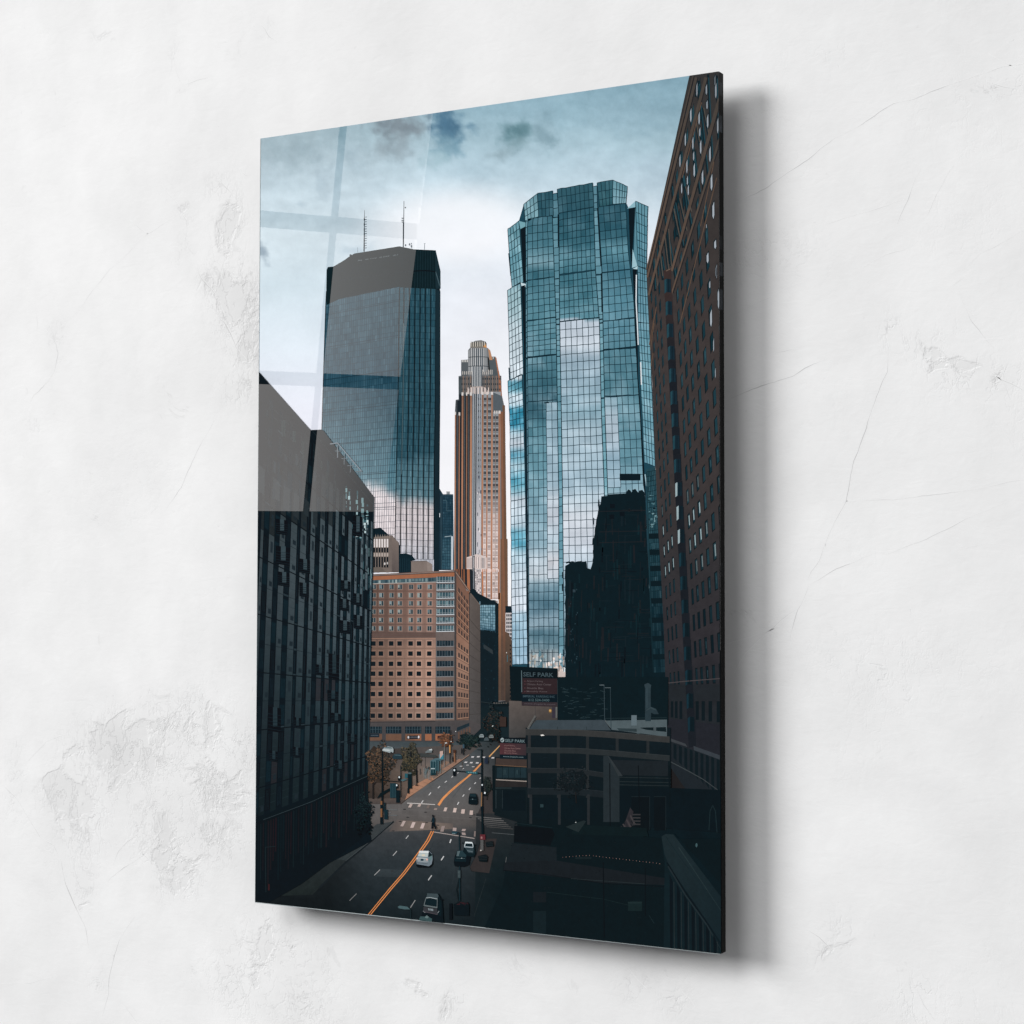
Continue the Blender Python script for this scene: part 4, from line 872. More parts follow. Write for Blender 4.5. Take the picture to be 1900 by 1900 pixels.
for (pa, pb, w0, w1) in (((1310, 143.6), (1203.6, 548), 5.6, 3.6), ((1335.5, 182), (1246.6, 503), 6.4, 4.0), ((1336, 256.7), (1246.6, 544), 4.2, 2.6), ((1291.8, 143.6), (1201.3, 514.6), 5.0, 3.4), ((1286, 141), (1200, 500), 2.4, 2.0)):
    P_ = [lerp(pa, pb, k_ / 14) for k_ in range(15)]
    t.line([(p[0] + 2.4, p[1]) for p in P_], w0 * .8, (36, 36, 38), 6, w1 * .8)
    for k_ in range(14): t.line([P_[k_], P_[k_ + 1]], w0 + (w1 - w0) * k_ / 14, mix((70, 64, 59), (92, 76, 66), k_ / 13 if pb[1] < 560 else 0), 7)
for (xa, ya, xb, yb) in ((1302, 190, 1266, 330), (1325, 300, 1300, 420), (1330, 330, 1262, 600), (1218, 570, 1205, 640), (1214, 600, 1207, 650), (1212, 655, 1208, 680)):
    t.line([(xa, ya), (xb, yb)], 1.6, (92, 74, 62), 7)
for (xa, ya, xb, yb) in ((1232.8, 428, 1241, 499), (1241, 425, 1246.4, 494), (1250.5, 387, 1264, 450), (1261.5, 368, 1275, 428), (1272.4, 346, 1283.3, 392.6), (1224, 455, 1230, 512), (1216, 480, 1220, 530), (1291, 220, 1303, 290), (1306, 200, 1318, 262)):
    t.line([(xa - 2.2, ya), (xb - 2.2, yb)], 2.4, (18, 36, 43), 5); t.line([(xa, ya), (xb, yb)], 2.0, (78, 73, 67), 6)
def shard(zx, zy, w, hgt, k=1.0, ox=1190, oy=130, s=4.42):
    x, y = ox + zx / s, oy + zy / s; w *= .62 / s; hgt /= s; c = mul((160, 168, 176), k)
    t.poly([(x - w * .9, y - hgt * .3), (x + w * .5, y - hgt / 2 - 3), (x + w * .7, y + hgt * .3), (x + w * .1, y + hgt / 2 + 2), (x - w * .9, y + hgt * .34)], (17, 34, 41), 8)
    t.poly([(x - w / 2, y - hgt * .22), (x + w * .35, y - hgt / 2), (x + w / 2, y + hgt * .25), (x + w * .05, y + hgt / 2), (x - w / 2, y + hgt * .33)], c, 9)
for a_ in ((457, 160, 18, 120, .8), (535, 160, 20, 90, .85), (605, 85, 18, 90, .6), (612, 170, 22, 130, .85), (540, 285, 20, 76, .85), (545, 420, 20, 120, .9), (407, 370, 20, 120, .95), (475, 395, 18, 110, .95), (481, 508, 18, 80, .9), (488, 630, 20, 120, .95), (424, 600, 16, 110, .95), (430, 705, 16, 80, .9), (435, 820, 18, 120, 1),
           (362, 570, 15, 115, .95), (375, 790, 16, 120, .95), (379, 905, 14, 80, .95), (386, 985, 14, 90, 1), (318, 745, 15, 110, .95), (332, 970, 13, 90, 1), (628, 455, 20, 135, .85), (564, 690, 24, 135, .9), (503, 880, 22, 125, .95), (577, 920, 24, 140, 1), (592, 1150, 26, 145, 1), (607, 1430, 26, 75, 1), (545, 1540, 26, 90, 1), (617, 1650, 18, 110, 1), (535, 1280, 9, 36, .9), (561, 1760, 13, 60, .95), (632, 1850, 16, 110, .95)): shard(*a_)
for a_ in ((718, 385, 22, 165, .95), (648, 550, 28, 165, 1), (672, 800, 13, 130, .95), (688, 1060, 10, 100, .95), (638, 240, 12, 70, .9), (700, 120, 16, 130, .95), (724, 640, 8, 60, .6)): shard(*a_, 1190, 480, 5)
# projecting dark bay
for k_ in range(18):
    y0, y1 = 498 + k_ * 49.2, 498 + (k_ + 1) * 49.2
    f = lambda y: 1231 + (y - 500) * .0535
    w = lambda y: 13.5
    if y1 > 1385: break
    t.shade([(f(y0), y0 + 4), (f(y0) + w(y0) + 1, y0), (f(y1) + w(y1), y1), (f(y1), y1 + 4)], lambda x, y: mix((58, 46, 44), (26, 30, 36), ss(500, 700, y)), 10)
nb = 0
yy = 517.0
while yy < 1340:
    f = 1231 + (yy - 500) * .0535; hgt = 28 if yy < 1230 else 30
    t.poly([(f + 1, yy + 3), (f + 5, yy), (f + 5, yy + hgt - 3), (f + 1.4, yy + hgt)], mix((34, 66, 76), (22, 46, 56), ss(700, 1200, yy)) if not 880 < yy < 1010 else (150, 168, 172), 11)
    t.poly([(f + 5, yy), (f + 13, yy + 1), (f + 13.4, yy + hgt - 2), (f + 5, yy + hgt - 3)], mix((22, 40, 50), (14, 28, 34), ss(700, 1200, yy)), 11)
    t.line([(f + 9, yy + 1), (f + 9, yy + hgt - 3)], .8, (12, 22, 28), 12)
    yy += 41.5 if yy < 800 else 43.5
t.line([(1236, 503), (1244, 499)], 1.2, (112, 96, 84), 12)
# lower ledges and floor
t.line([(1234, 1268), (1272, 1264), (1339, 1259)], 1.6, (70, 66, 68), 12)
t.rect(1238, 1270, 1340, 1300, (34, 38, 42), 9)
for i, x in enumerate((1245, 1252.5, 1261, 1291, 1302, 1315, 1330)): t.rect(x, 1301, x + 4.5 + i * .4, 1331 + i * 1.5, (16, 26, 31), 9)
t.shade([(1237, 1332), (1340, 1345), (1340, 1420), (1238, 1372)], lambda x, y: (34, 36, 42), 8)
t.poly([(1239, 1368), (1272, 1380), (1276, 1386), (1240, 1374)], (58, 62, 66), 13); t.poly([(1287, 1384), (1340, 1402), (1340, 1411), (1288, 1392)], (54, 60, 66), 13)
t.poly([(1240, 1374), (1340, 1410), (1340, 1560), (1242, 1420)], (30, 36, 41), 13)
for i in range(9):
    x = 1250 + i * 10; t.poly([(x, 1380 + i * 3.4), (x + 5.5, 1382 + i * 3.6), (x + 5.5, 1412 + i * 8.6), (x, 1406 + i * 8)], (16, 27, 32), 14)
t.line([(1242, 1412), (1280, 1432), (1305, 1446), (1340, 1470)], 1.4, (62, 68, 70), 15)
t.shade([(1334, 132), (1340, 131), (1340, 1500), (1336, 1500)], lambda x, y: mul(table(BT, y), .6), 16)
t.build()

# ------------------------------------------------------------------ ground: plaza, road, pavements
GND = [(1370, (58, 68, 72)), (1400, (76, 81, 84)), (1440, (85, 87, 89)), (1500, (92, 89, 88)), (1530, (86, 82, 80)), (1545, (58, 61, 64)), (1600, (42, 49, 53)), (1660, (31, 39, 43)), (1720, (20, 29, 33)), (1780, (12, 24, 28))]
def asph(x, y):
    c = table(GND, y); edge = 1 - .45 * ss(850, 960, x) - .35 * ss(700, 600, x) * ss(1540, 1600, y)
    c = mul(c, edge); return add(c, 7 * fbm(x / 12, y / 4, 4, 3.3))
r = Ink('road', 'two way street in shade with a worn asphalt surface')
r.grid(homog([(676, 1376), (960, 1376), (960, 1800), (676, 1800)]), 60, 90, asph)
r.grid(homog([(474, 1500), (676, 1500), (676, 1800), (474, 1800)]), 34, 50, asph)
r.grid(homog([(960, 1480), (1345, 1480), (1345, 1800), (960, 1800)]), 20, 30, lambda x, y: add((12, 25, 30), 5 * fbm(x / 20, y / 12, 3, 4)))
# pale concrete crossing slab, patches
def slab(x, y): return add(mix((112, 100, 93), (78, 73, 72), ss(0, 60, abs(x - 790) - 20)), 8 * fbm(x / 6, y / 4, 3, 1))
r.grid(homog([(737, 1521), (841, 1528), (841, 1538), (722, 1543)]), 20, 6, slab, 1)
r.shade([(760, 1478), (812, 1486), (806, 1494), (748, 1491)], lambda x, y: add(asph(x, y), 4), 1)
r.shade([(705, 1612), (750, 1614), (742, 1628), (698, 1626)], lambda x, y: add(asph(x, y), 9), 1)
for (x, y) in ((751, 1501.5), (757, 1516.5), (730, 1541.5), (790, 1507), (792, 1526), (813, 1531), (769, 1450), (846, 1504), (873, 1517), (728, 1616), (743, 1524), (880, 1512)): r.disc(x, y, 3, .9, (44, 44, 46), 2, 8)
for (a_, b_) in (((700, 1640), (820, 1560)), ((760, 1660), (806, 1560)), ((840, 1640), (852, 1550)), ((880, 1400), (770, 1480)), ((900, 1400), (840, 1480)), ((745, 1512), (890, 1520)), ((735, 1500), (860, 1508))): r.line([a_, b_], .6, add(asph(*a_), 8), 2)
RD = r.build()
r = Ink('pavement', 'tan brick pavement and plaza on the left of the street')
def pav(x, y):
    c = table([(1385, (58, 62, 64)), (1405, (84, 79, 77)), (1430, (106, 93, 85)), (1470, (98, 84, 76)), (1495, (66, 61, 60)), (1520, (62, 66, 68)), (1560, (54, 60, 62)), (1600, (46, 53, 55)), (1670, (34, 43, 43))], y)
    c = mul(c, .6 + .5 * ss(672, 800, x) if y < 1480 else 1); return add(c, 9 * fbm(x / 5, y / 3, 3, 6))
r.grid(homog([(676, 1392), (895, 1380), (870, 1402), (676, 1402)]), 26, 5, lambda x, y: mul(pav(x, 1405), .85))
r.grid(homog([(676, 1401), (872, 1401), (806, 1447), (676, 1447)]), 26, 12, pav)
r.grid(homog([(676, 1447), (806, 1447), (744, 1492), (676, 1492)]), 24, 12, pav)
r.shade([(676, 1492), (744, 1492), (735, 1508), (676, 1510)], lambda x, y: asph(x, y), 0)
r.grid(homog([(700, 1529), (731, 1524), (644, 1597), (612, 1592)]), 8, 20, lambda x, y: add(pav(x, y), -2), 0)
r.grid(homog([(612, 1592), (644, 1597), (580, 1660), (520, 1662)]), 8, 12, lambda x, y: mul(pav(x, y), .8), 0)
r.line([(872, 1401), (840, 1424), (806, 1447.5), (780, 1462), (744, 1492)], 1.6, (60, 52, 48), 1); r.line([(871, 1400), (839, 1423), (805, 1446)], 1, (150, 122, 106), 1)
r.line([(731, 1524), (712, 1540), (690, 1560), (644, 1598), (592, 1648)], 3.4, (24, 30, 34), 1); r.line([(729, 1524), (688, 1560), (642, 1597)], .8, (66, 72, 74), 2)
r.poly([(790, 1432), (828, 1412), (836, 1414), (794, 1442)], (128, 104, 90), 1); r.shade([(760, 1462), (800, 1440), (806, 1446), (752, 1484)], lambda x, y: (158, 118, 96), 1); r.shade([(820, 1428), (852, 1408), (858, 1410), (828, 1430)], lambda x, y: (142, 110, 94), 1)
for i in range(40): x = R.uniform(690, 860); r.rect(x, R.uniform(1402, 1440), x + R.uniform(1, 3), R.uniform(1402, 1440), (70, 66, 64), .5)
for i in range(12): x0 = 752 + i * 8.6; y0 = 1484 - i * 6; r.line([(x0, y0), (x0 - 9, y0 - 3)], .5, (110, 84, 70), 2)
r.build()
r = Ink('pavement', 'dark pavement on the right of the street')
r.grid(homog([(884, 1509), (960, 1509), (960, 1800), (880, 1800)]), 10, 30, lambda x, y: add(mix((44, 46, 48), (14, 26, 30), ss(1500, 1660, y) * .8 + .2 * ss(890, 940, x)), 4 * fbm(x / 8, y / 8, 3, 2)), 0)
r.poly([(891, 1500), (905, 1450), (912, 1450), (930, 1508), (886, 1510)], (56, 52, 52), 0)
r.shade([(893, 1560), (906, 1556), (922, 1556), (908, 1620), (874, 1616), (872, 1609), (884, 1585)], lambda x, y: (50, 46, 46), 1)
r.line([(893, 1558), (884, 1586), (872, 1609), (876, 1617), (905, 1620)], .9, (24, 30, 34), 2)
r.line([(902, 1630), (880, 1700)], .6, (40, 46, 48), 2); r.line([(940, 1590), (938, 1606)], 1, (90, 92, 92), 2); r.line([(936, 1600), (934, 1620)], .8, (16, 22, 26), 2)
r.line([(913, 1545), (960, 1549)], 1.0, (78, 82, 84), 1)
r.build()
# ------------------------------------------------------------------ road markings
g = Ink('centre_line', 'thin yellow line at the far end of the street', RD)
g.line([(928, 1383), (908, 1404)], 1.6, (196, 150, 100), 0, 2.4); g.build()
g = Ink('centre_line', 'broad orange line between the two crossings', RD); g.line([(894, 1416), (881, 1430), (866, 1443), (850, 1456), (834, 1470), (822, 1482), (814, 1494)], 2.6, (214, 142, 88), 0, 4.4)
g.line([(890, 1418), (860, 1447), (830, 1474)], .5, (120, 92, 74), 1)
g.build()
for o_ in (0, 4.4):
    g = Ink('centre_line', 'left stripe of the near double line' if o_ == 0 else 'right stripe of the near double line', RD)
    g.line([(801 + o_ * .9, 1542), (792 + o_, 1560), (780 + o_, 1577), (772 + o_, 1588), (748 + o_, 1620), (722 + o_, 1650), (683.7 + o_, 1697)], 2.0, (212, 134, 78), 0, 1.7)
    g.build()
def dashes(nm, lab, L):
    for pts, w, c in L:
        g = Ink(nm, lab, RD); g.line(pts, w, c, 0); g.build()
W8 = (196, 194, 194)
D = []
for (x, y, dx, dy, w) in ((798, 1473, 4, -5, 1.6), (814.7, 1460.5, 4, -4, 1.5), (827.5, 1450.3, 4, -3, 1.4), (839.7, 1441, 3, -3, 1.3), (784, 1487.5, 3.4, -5, 1.7), (850.4, 1490.5, 3, -5, 1.8), (860.3, 1476, 3, -4, 1.6), (872, 1463.5, 3, -4, 1.5), (882, 1453, 3, -3, 1.4), (891.5, 1444, 2.4, -2.4, 1.2), (850, 1434, 2.4, -1.6, 1.1), (860, 1426, 2.4, -1.4, 1.1)):
    D.append(([(x - dx / 2, y - dy / 2), (x + dx / 2, y + dy / 2)], w, W8))
for (xa, ya, xb, yb, w, c) in ((753.5, 1556, 758.5, 1550, 1.5, 176), (729.5, 1587.5, 737, 1579, 1.6, 160), (695, 1624, 705.5, 1613.5, 1.6, 140), (649, 1671, 662, 1658, 1.4, 110), (835, 1564, 837.5, 1557, 2.2, 190), (819, 1596, 824, 1588.5, 2.0, 190), (795, 1633, 801.5, 1624, 1.9, 176), (762, 1684, 771, 1670, 1.7, 130)):
    D.append(([(xa, ya), (xb, yb)], w, (c, c, c)))
dashes('lane_marking', None, D)
def bars(L, lab):
    for pts, c in L:
        g = Ink('crosswalk_bar', lab, RD); g.poly(pts, mul(c, .93), 0); g.build()
B_ = []
for (x, y, w, hh, sk, c) in ((762, 1494.7, 5.2, 6.6, 3.4, 196), (778.7, 1494, 5, 5, 2.6, 190), (795, 1496.5, 4.6, 6, 2.6, 120), (808.7, 1501, 5.6, 3.6, 1.4, 150), (827, 1501.5, 5.2, 7, 2.4, 206), (844.4, 1503, 5.8, 8, 1.8, 214), (859.6, 1505.3, 6.4, 8, 1.4, 204), (875, 1507.5, 6, 8, .6, 200)):
    B_.append(([(x - w / 2 + sk / 2, y - hh / 2), (x + w / 2 + sk / 2, y - hh / 2 + .3), (x + w / 2 - sk / 2, y + hh / 2 + .3), (x - w / 2 - sk / 2, y + hh / 2)], (c, c * .9, c * .86)))
bars(B_, None)
B_ = []
for (x, y, w, hh, sk, c) in ((748.4, 1528, 5.4, 10, 5, 184), (766.6, 1530.5, 6, 10.5, 4.4, 204), (784.7, 1532, 6, 10, 3.6, 204), (801, 1537, 4, 6, 2.0, 130), (821.8, 1537.5, 6.2, 10.5, 3, 150), (844, 1538.6, 6.8, 6, .6, 176), (861, 1539.8, 6.6, 4, 1.4, 176), (861, 1546.8, 6.6, 4.6, -1.2, 168), (881.5, 1547, 3, 10, .6, 130)):
    B_.append(([(x - w / 2 + sk / 2, y - hh / 2), (x + w / 2 + sk / 2, y - hh / 2 + .3), (x + w / 2 - sk / 2, y + hh / 2 + .3), (x - w / 2 - sk / 2, y + hh / 2)], (c, c * .9, c * .87)))
bars(B_, None)
B_ = []
for (x, y) in ((865, 1414.3), (875, 1415), (886, 1415.4), (877.5, 1404.4), (888, 1404), (898.3, 1405), (915, 1406), (856, 1421.6), (868, 1419.5), (878.5, 1422.6)):
    k_ = 1 if y < 1418 else .6; B_.append(([(x - 2, y - 1.2 * k_), (x + 3, y - 1.2 * k_), (x + 2, y + 1.2 * k_), (x - 3, y + 1.2 * k_)], mul((210, 206, 206), .75 + .25 * k_)))
bars(B_, None)
for i in range(4): B_ = [([(720, 1497 + i * 4.6 + (i > 1) * 1), (726 + i % 2 * 12, 1497.2 + i * 4.6 + (i > 1)), (726 + i % 2 * 12, 1498.6 + i * 4.6 + (i > 1)), (720, 1498.3 + i * 4.6 + (i > 1))], (104, 108, 110))]; bars(B_, None)
for i in range(6): B_ = [([(883 + i * 4, 1514.6 + i * 3.7), (931 + i * 4.4, 1518.6 + i * 3.8), (931 + i * 4.4, 1519.8 + i * 3.8), (883 + i * 4, 1515.9 + i * 3.7)], mul((118, 116, 115), 1 - i * .07))]; bars(B_, None)
g = Ink('stop_line', 'pale stop line across the far lanes', RD); g.line([(756, 1490), (780, 1491), (808, 1492.8)], 1.4, (190, 184, 180)); g.build()
g = Ink('stop_line', 'pale stop line across the near lanes', RD); g.line([(806, 1543.6), (840, 1549), (881, 1555.6)], 1.5, (158, 148, 144)); g.build()

# ------------------------------------------------------------------ apartment block on the left
t = Ink('apartment_building', 'dark apartment block with pale vertical panels and hanging balconies')
t.poly([(470, 676), (480, 690), (577, 798), (597, 797), (601, 800), (694, 922), (692.6, 1000), (691, 1090), (688, 1220), (684, 1380), (681, 1500), (690, 1560), (470, 1690)], (9, 22, 28))
AV, AH = 1033.0, 1300.0
def ap(xc, q):
    """panel column xc (x where y=1200), q floors above eye level"""
    s_ = q * 43.0 / 443.0                                      # floor line slope
    # column line: x = xc - lean*(y-1200)
    ln = .040 - .026 * (xc - 480) / 210
    # y = AH - s*(AV - x)
    x = (xc - ln * (AH - s_ * AV - 1200)) / (1 + ln * s_)
    return (x, AH - s_ * (AV - x))
strips = [(476, 481), (492, 502), (512.5, 522.5), (533.5, 545), (552, 563), (571, 579.5), (589, 597.5), (604.5, 612), (618, 624), (631, 635.5), (643, 649.5), (656, 660), (667, 671.5), (676.5, 680.5), (685.5, 688.5)]
PC = [(850, (24, 38, 45)), (950, (52, 62, 66)), (1050, (60, 70, 75)), (1150, (54, 64, 69)), (1250, (41, 53, 58)), (1350, (32, 43, 48)), (1450, (23, 34, 38)), (1600, (14, 25, 29))]
def roofy(x): return 922 - (694 - x) * 1.32
for si, (xa, xb) in enumerate(strips):
    for q2 in range(-7, 14):
        q = q2
        if R.random() < .02: continue
        a, b_, c_, d_ = ap(xa, q + .985), ap(xb, q + .985), ap(xb, q), ap(xa, q)
        if a[1] < roofy(a[0]) + 42 + (30 if R.random() < .4 else 0): continue
        if d_[1] > 1437 + (681 - d_[0]) * .4: continue
        dim = 1 if a[1] > 940 else .62
        rd = R.random() < .08 and a[1] > 1250
        t.shade([a, b_, c_, d_], lambda x, y: add(mul(table(PC, y), dim * (.95 + .36 * ss(480, 690, x))), 3 * fbm(x / 3, y / 9, 2, si)) if not rd else mix(table(PC, y), (44, 36, 40), .5), 1)
        for k_ in (.33, .62): t.line([ap(xa, q + k_), ap(xb, q + k_)], .4, (34, 48, 54), 2)
        if R.random() < .5:
            w = xb - xa; x0 = xa + w * .35; x1 = xb - w * .12
            t.poly([ap(x0, q + .30), ap(x1, q + .30), ap(x1, q + .12), ap(x0, q + .12)], (28, 38, 44), 3)
        elif R.random() < .3:
            w = xb - xa; x0 = xa + w * .35; x1 = xb - w * .2
            t.poly([ap(x0, q + .75), ap(x1, q + .75), ap(x1, q + .35), ap(x0, q + .35)], (32, 42, 48), 3)
# windows between panels
for si in range(len(strips) - 1):
    xa, xb = strips[si][1] + .8, strips[si + 1][0] - .8
    for q2 in range(-7, 14):
        a, b_, c_, d_ = ap(xa, q2 + .85), ap(xb, q2 + .85), ap(xb, q2 + .1), ap(xa, q2 + .1)
        if a[1] < roofy(a[0]) + 40 or d_[1] > 1430 + (681 - d_[0]) * .4: continue
        t.poly([a, b_, c_, d_], R.choice([(9, 24, 30), (8, 20, 26), (11, 28, 35), (6, 16, 21)]), 1)
        for k_ in range(2 if xb - xa < 7 else 3):
            xx = xa + (xb - xa) * (k_ + 1) / 4; t.line([ap(xx, q2 + .82), ap(xx, q2 + .12)], .45, (24, 42, 49), 2)
        if R.random() < .16: t.poly([ap(xa, q2 + .05), ap(xb, q2 + .05), ap(xb, q2 - .02), ap(xa, q2 - .02)], (38, 50, 56), 3)
for q2 in range(-7, 12, 2): t.line([ap(474 + i * 18, q2 - .02) for i in range(13) if ap(474 + i * 18, q2)[1] > roofy(474 + i * 18) + 30], 2.0, (7, 19, 24), 4)
# top floors, faint
for (x, y, w, hgt, c) in ((523, 780, 7, 30, 42), (544, 800, 5, 20, 46), (561, 818, 4, 34, 40), (596, 855, 2.5, 16, 44), (606, 876, 3, 32, 40), (622, 892, 2, 20, 44), (482, 745, 3, 12, 24), (500, 760, 4, 20, 26), (500, 808, 6, 10, 28), (541, 846, 6, 8, 30), (520, 860, 5, 22, 22), (498, 862, 4, 10, 28)):
    t.rect(x, y, x + w, y + hgt, (c * .7, c, c * 1.05), 3); t.line([(x + w / 2, y), (x + w / 2, y + hgt)], .6, (9, 22, 28), 4); t.line([(x, y + hgt / 2), (x + w, y + hgt / 2)], .6, (9, 22, 28), 4)
for (x, y, w, hgt) in ((481, 862, 11, 48), (508, 885, 12, 36), (527, 898, 12, 44), (546, 912, 10, 44), (582, 942, 8, 30), (566, 925, 8, 28)): t.poly([(x, y), (x + w, y + w * .9), (x + w - 1, y + hgt + w * .9), (x - 1, y + hgt)], (38, 46, 50), 3)
for (x, y) in ((639, 900), (646, 905), (660, 913), (671, 926), (678, 935)):
    for k_ in range(5): t.rect(x + R.uniform(-1, 4), y + k_ * 9 + R.uniform(-4, 4), x + R.uniform(4, 6), y + k_ * 9 + R.uniform(4, 8), R.choice([(108, 138, 142), (70, 100, 106), (150, 176, 180), (40, 70, 78)]), 5)
for (x, y) in ((655, 968), (662, 972), (668, 975), (676, 960), (681, 950)):
    for k_ in range(6): t.rect(x + R.uniform(-1, 3), y + k_ * 5, x + R.uniform(3, 4.4), y + k_ * 5 + R.uniform(2, 5), R.choice([(186, 206, 208), (110, 146, 152), (28, 50, 58), (60, 96, 104)]), 5)
for i in range(30): x = R.uniform(664, 690); y = R.uniform(1010, 1110); t.line([(x, y), (x, y + R.uniform(4, 16))], .8, R.choice([(120, 150, 154), (60, 92, 100), (28, 50, 58)]), 5)
t.poly([(597, 797), (601, 799), (694, 922), (692, 930), (600, 812)], (12, 26, 32), 5); t.line([(580, 799), (692, 935)], .7, (34, 46, 50), 6)
# balconies
for (x, y, w, hgt) in ((512, 962, 22, 28), (512, 1012, 26, 34), (516, 1060, 22, 26), (556, 1036, 20, 26), (556, 1080, 18, 26), (633, 1076, 18, 20), (630, 1110, 18, 22), (656, 1100, 16, 22), (655, 956, 18, 38), (630, 1150, 20, 24), (657, 1140, 16, 26), (586, 1232, 17, 20), (608, 1280, 20, 20), (582, 1328, 18, 16), (545, 1330, 14, 20), (615, 1322, 18, 18), (645, 1360, 18, 20), (622, 1410, 18, 20), (500, 1392, 16, 20), (544, 1385, 14, 20), (610, 1212, 20, 46), (498, 1310, 24, 46)):
    t.poly([(x, y), (x + w, y + w * .18), (x + w, y + hgt + w * .15), (x, y + hgt)], (6, 16, 21), 6)
    for k_ in range(5): t.line([(x, y + hgt * (.3 + k_ * .15)), (x + w, y + hgt * (.3 + k_ * .15) + w * .18)], .5, (24, 40, 47), 7)
    t.rect(x + w * .38, y + hgt * .05, x + w * .72, y + hgt * .82, (36, 50, 56) if y > 1200 else (54, 68, 74), 7)
    for k_ in range(4): t.line([(x + w * .38, y + hgt * (.4 + k_ * .13)), (x + w * .72, y + hgt * (.4 + k_ * .13))], .6, (12, 26, 32), 8)
t.line([(694, 922), (692.6, 1000), (691, 1090), (688, 1220), (684, 1380), (681.5, 1437)], 1.6, (26, 44, 52), 8)
for k_, y in enumerate(range(1180, 1437, 1)): pass
t.line([(683, 1436), (640, 1455), (580, 1483), (489, 1517), (470, 1524)], 5, (10, 22, 27), 9); t.line([(682, 1440), (640, 1459), (580, 1487), (489, 1521)], 1, (44, 56, 60), 10)
# street level
t.poly([(683, 1441), (640, 1460), (580, 1487), (470, 1526), (470, 1672), (500, 1674), (560, 1640), (640, 1580), (690, 1540), (683, 1470)], (8, 20, 25), 9)
for i in range(44):
    x = 480 + i * 4.7; y0 = 1441 + (683 - x) * .4; y1 = min(1668, 1530 + (690 - x) * .68)
    t.line([(x, y0 + 8), (x - 1, y0 + (y1 - y0) * R.uniform(.5, .95))], R.uniform(1, 3), R.choice([(26, 24, 28), (14, 26, 31), (30, 22, 27), (18, 30, 34)]), 10)
t.line([(494, 1655), (493, 1572), (512, 1570)], 1.2, (26, 38, 42), 11); t.rect(498, 1640, 501, 1652, (52, 28, 30), 11)
A = t.build()
g = Ink('roof_canopy', 'thin white rooftop canopy frame', A)
g.line([(613, 824), (627, 822), (672, 875)], 1.7, (120, 130, 138), 0); g.line([(627, 826), (627, 849)], 1.8, (104, 114, 120), 1); g.line([(640, 842), (639, 862)], 1.3, (92, 102, 108), 1); g.line([(652, 858), (650.5, 877)], 1.2, (84, 94, 100), 1)
for (x, y) in ((622, 837), (634, 851), (645, 864), (660, 875)): g.line([(x, y), (x + 12, y)], 1.1, (92, 104, 112), 1)
g.build()
# ------------------------------------------------------------------ right hand side: low buildings, car park, roofs
g = Ink('stair_tower', 'plain grey beige stair tower under the large parking sign')
g.shade([(945, 1300), (1035, 1303), (1035, 1337), (994, 1337), (985, 1368), (945, 1369)], lambda x, y: add(mix((92, 84, 80), (66, 66, 66), ss(1305, 1370, y)), -14 * ss(960, 1000, x)))
g.rect(1025, 1312, 1031, 1332, (54, 50, 60), 1); g.rect(1031.5, 1310, 1034.5, 1332, (92, 94, 92), 1); g.disc(1021.5, 1319, 3, 4, (120, 92, 54), 1); g.disc(1021.5, 1318.4, 1.7, 2.3, (228, 180, 110), 2); g.line([(1021.5, 1315), (1021.5, 1322)], .7, (60, 48, 36), 3)
g.line([(993.5, 1306), (994, 1328)], .8, (60, 58, 58), 1)
g.build()
g = Ink('car_park', 'dark concrete multi storey car park with open decks')
g.shade([(976, 1350), (1245, 1350), (1245, 1500), (1130, 1545), (976, 1545)], lambda x, y: mix((18, 28, 33), (11, 23, 27), ss(1400, 1520, y)))
g.shade([(1035, 1256), (1240, 1256), (1240, 1345), (1035, 1345)], lambda x, y: add((12, 26, 31), 5 * fbm(x / 6, y / 3, 3, 5)), 0)
for i in range(60):
    x, y = R.uniform(1040, 1120), R.uniform(1275, 1335); g.line([(x, y), (x + R.uniform(3, 12), y + R.uniform(-3, 3))], .8, R.choice([(34, 50, 56), (20, 36, 42), (44, 60, 64)]), 1)
g.shade([(996, 1336), (1122, 1336), (1134, 1355), (980, 1352.5)], lambda x, y: add((58, 68, 74), 4 * fbm(x / 8, y / 4, 2, 1)), 2)
g.line([(994, 1328), (980, 1352)], 3.4, (92, 92, 90), 3); g.line([(996, 1330), (984, 1351)], 1, (30, 38, 42), 4)
for i in range(8): g.line([(993 - i * 1.7, 1330 + i * 2.8), (997 - i * 1.7, 1331 + i * 2.8)], .6, (40, 44, 46), 4)
g.line([(1123, 1336), (1134, 1350)], 2.4, (84, 90, 92), 3)
g.shade([(1124, 1337), (1238, 1335), (1238, 1367), (1200, 1362), (1136, 1354)], lambda x, y: add((76, 88, 92), 6 * fbm(x / 7, y / 3, 2, 3)), 3)
g.line([(1122, 1333), (1238, 1331.5)], 1.6, (28, 42, 46), 4); g.rect(1172, 1327, 1182, 1346, (92, 106, 112), 5)
g.poly([(1145, 1351), (1182, 1352), (1183, 1358), (1150, 1356)], (46, 58, 62), 4); g.poly([(1186, 1350), (1236, 1349), (1237, 1358), (1200, 1354)], (18, 30, 34), 4); g.rect(1213, 1349, 1218, 1357, (70, 80, 84), 5); g.rect(1182, 1346, 1189, 1361, (76, 88, 92), 5)
for x in (1035, 1089): g.line([(x, 1348), (x, 1356)], .9, (38, 48, 50), 6)
def beam(y0, y1, hh, c, x0=976, x1=1243):
    pts = [(x0, y0), (1070, y0 + 1)] + ([(1130, y0 + (y1 - y0) * .35)] if x1 > 1130 else []) + [(x1, y1)]
    g.poly(pts + [(p[0], p[1] + hh) for p in reversed(pts)], c, 6)
    g.line(pts, .7, add(c, 14), 7)
beam(1353, 1367, 11, (52, 53, 53)); beam(1387, 1402, 10, (40, 45, 47)); beam(1425, 1434, 9, (33, 38, 41), 976, 1122); beam(1462, 1468, 12, (27, 34, 38), 976, 1120)
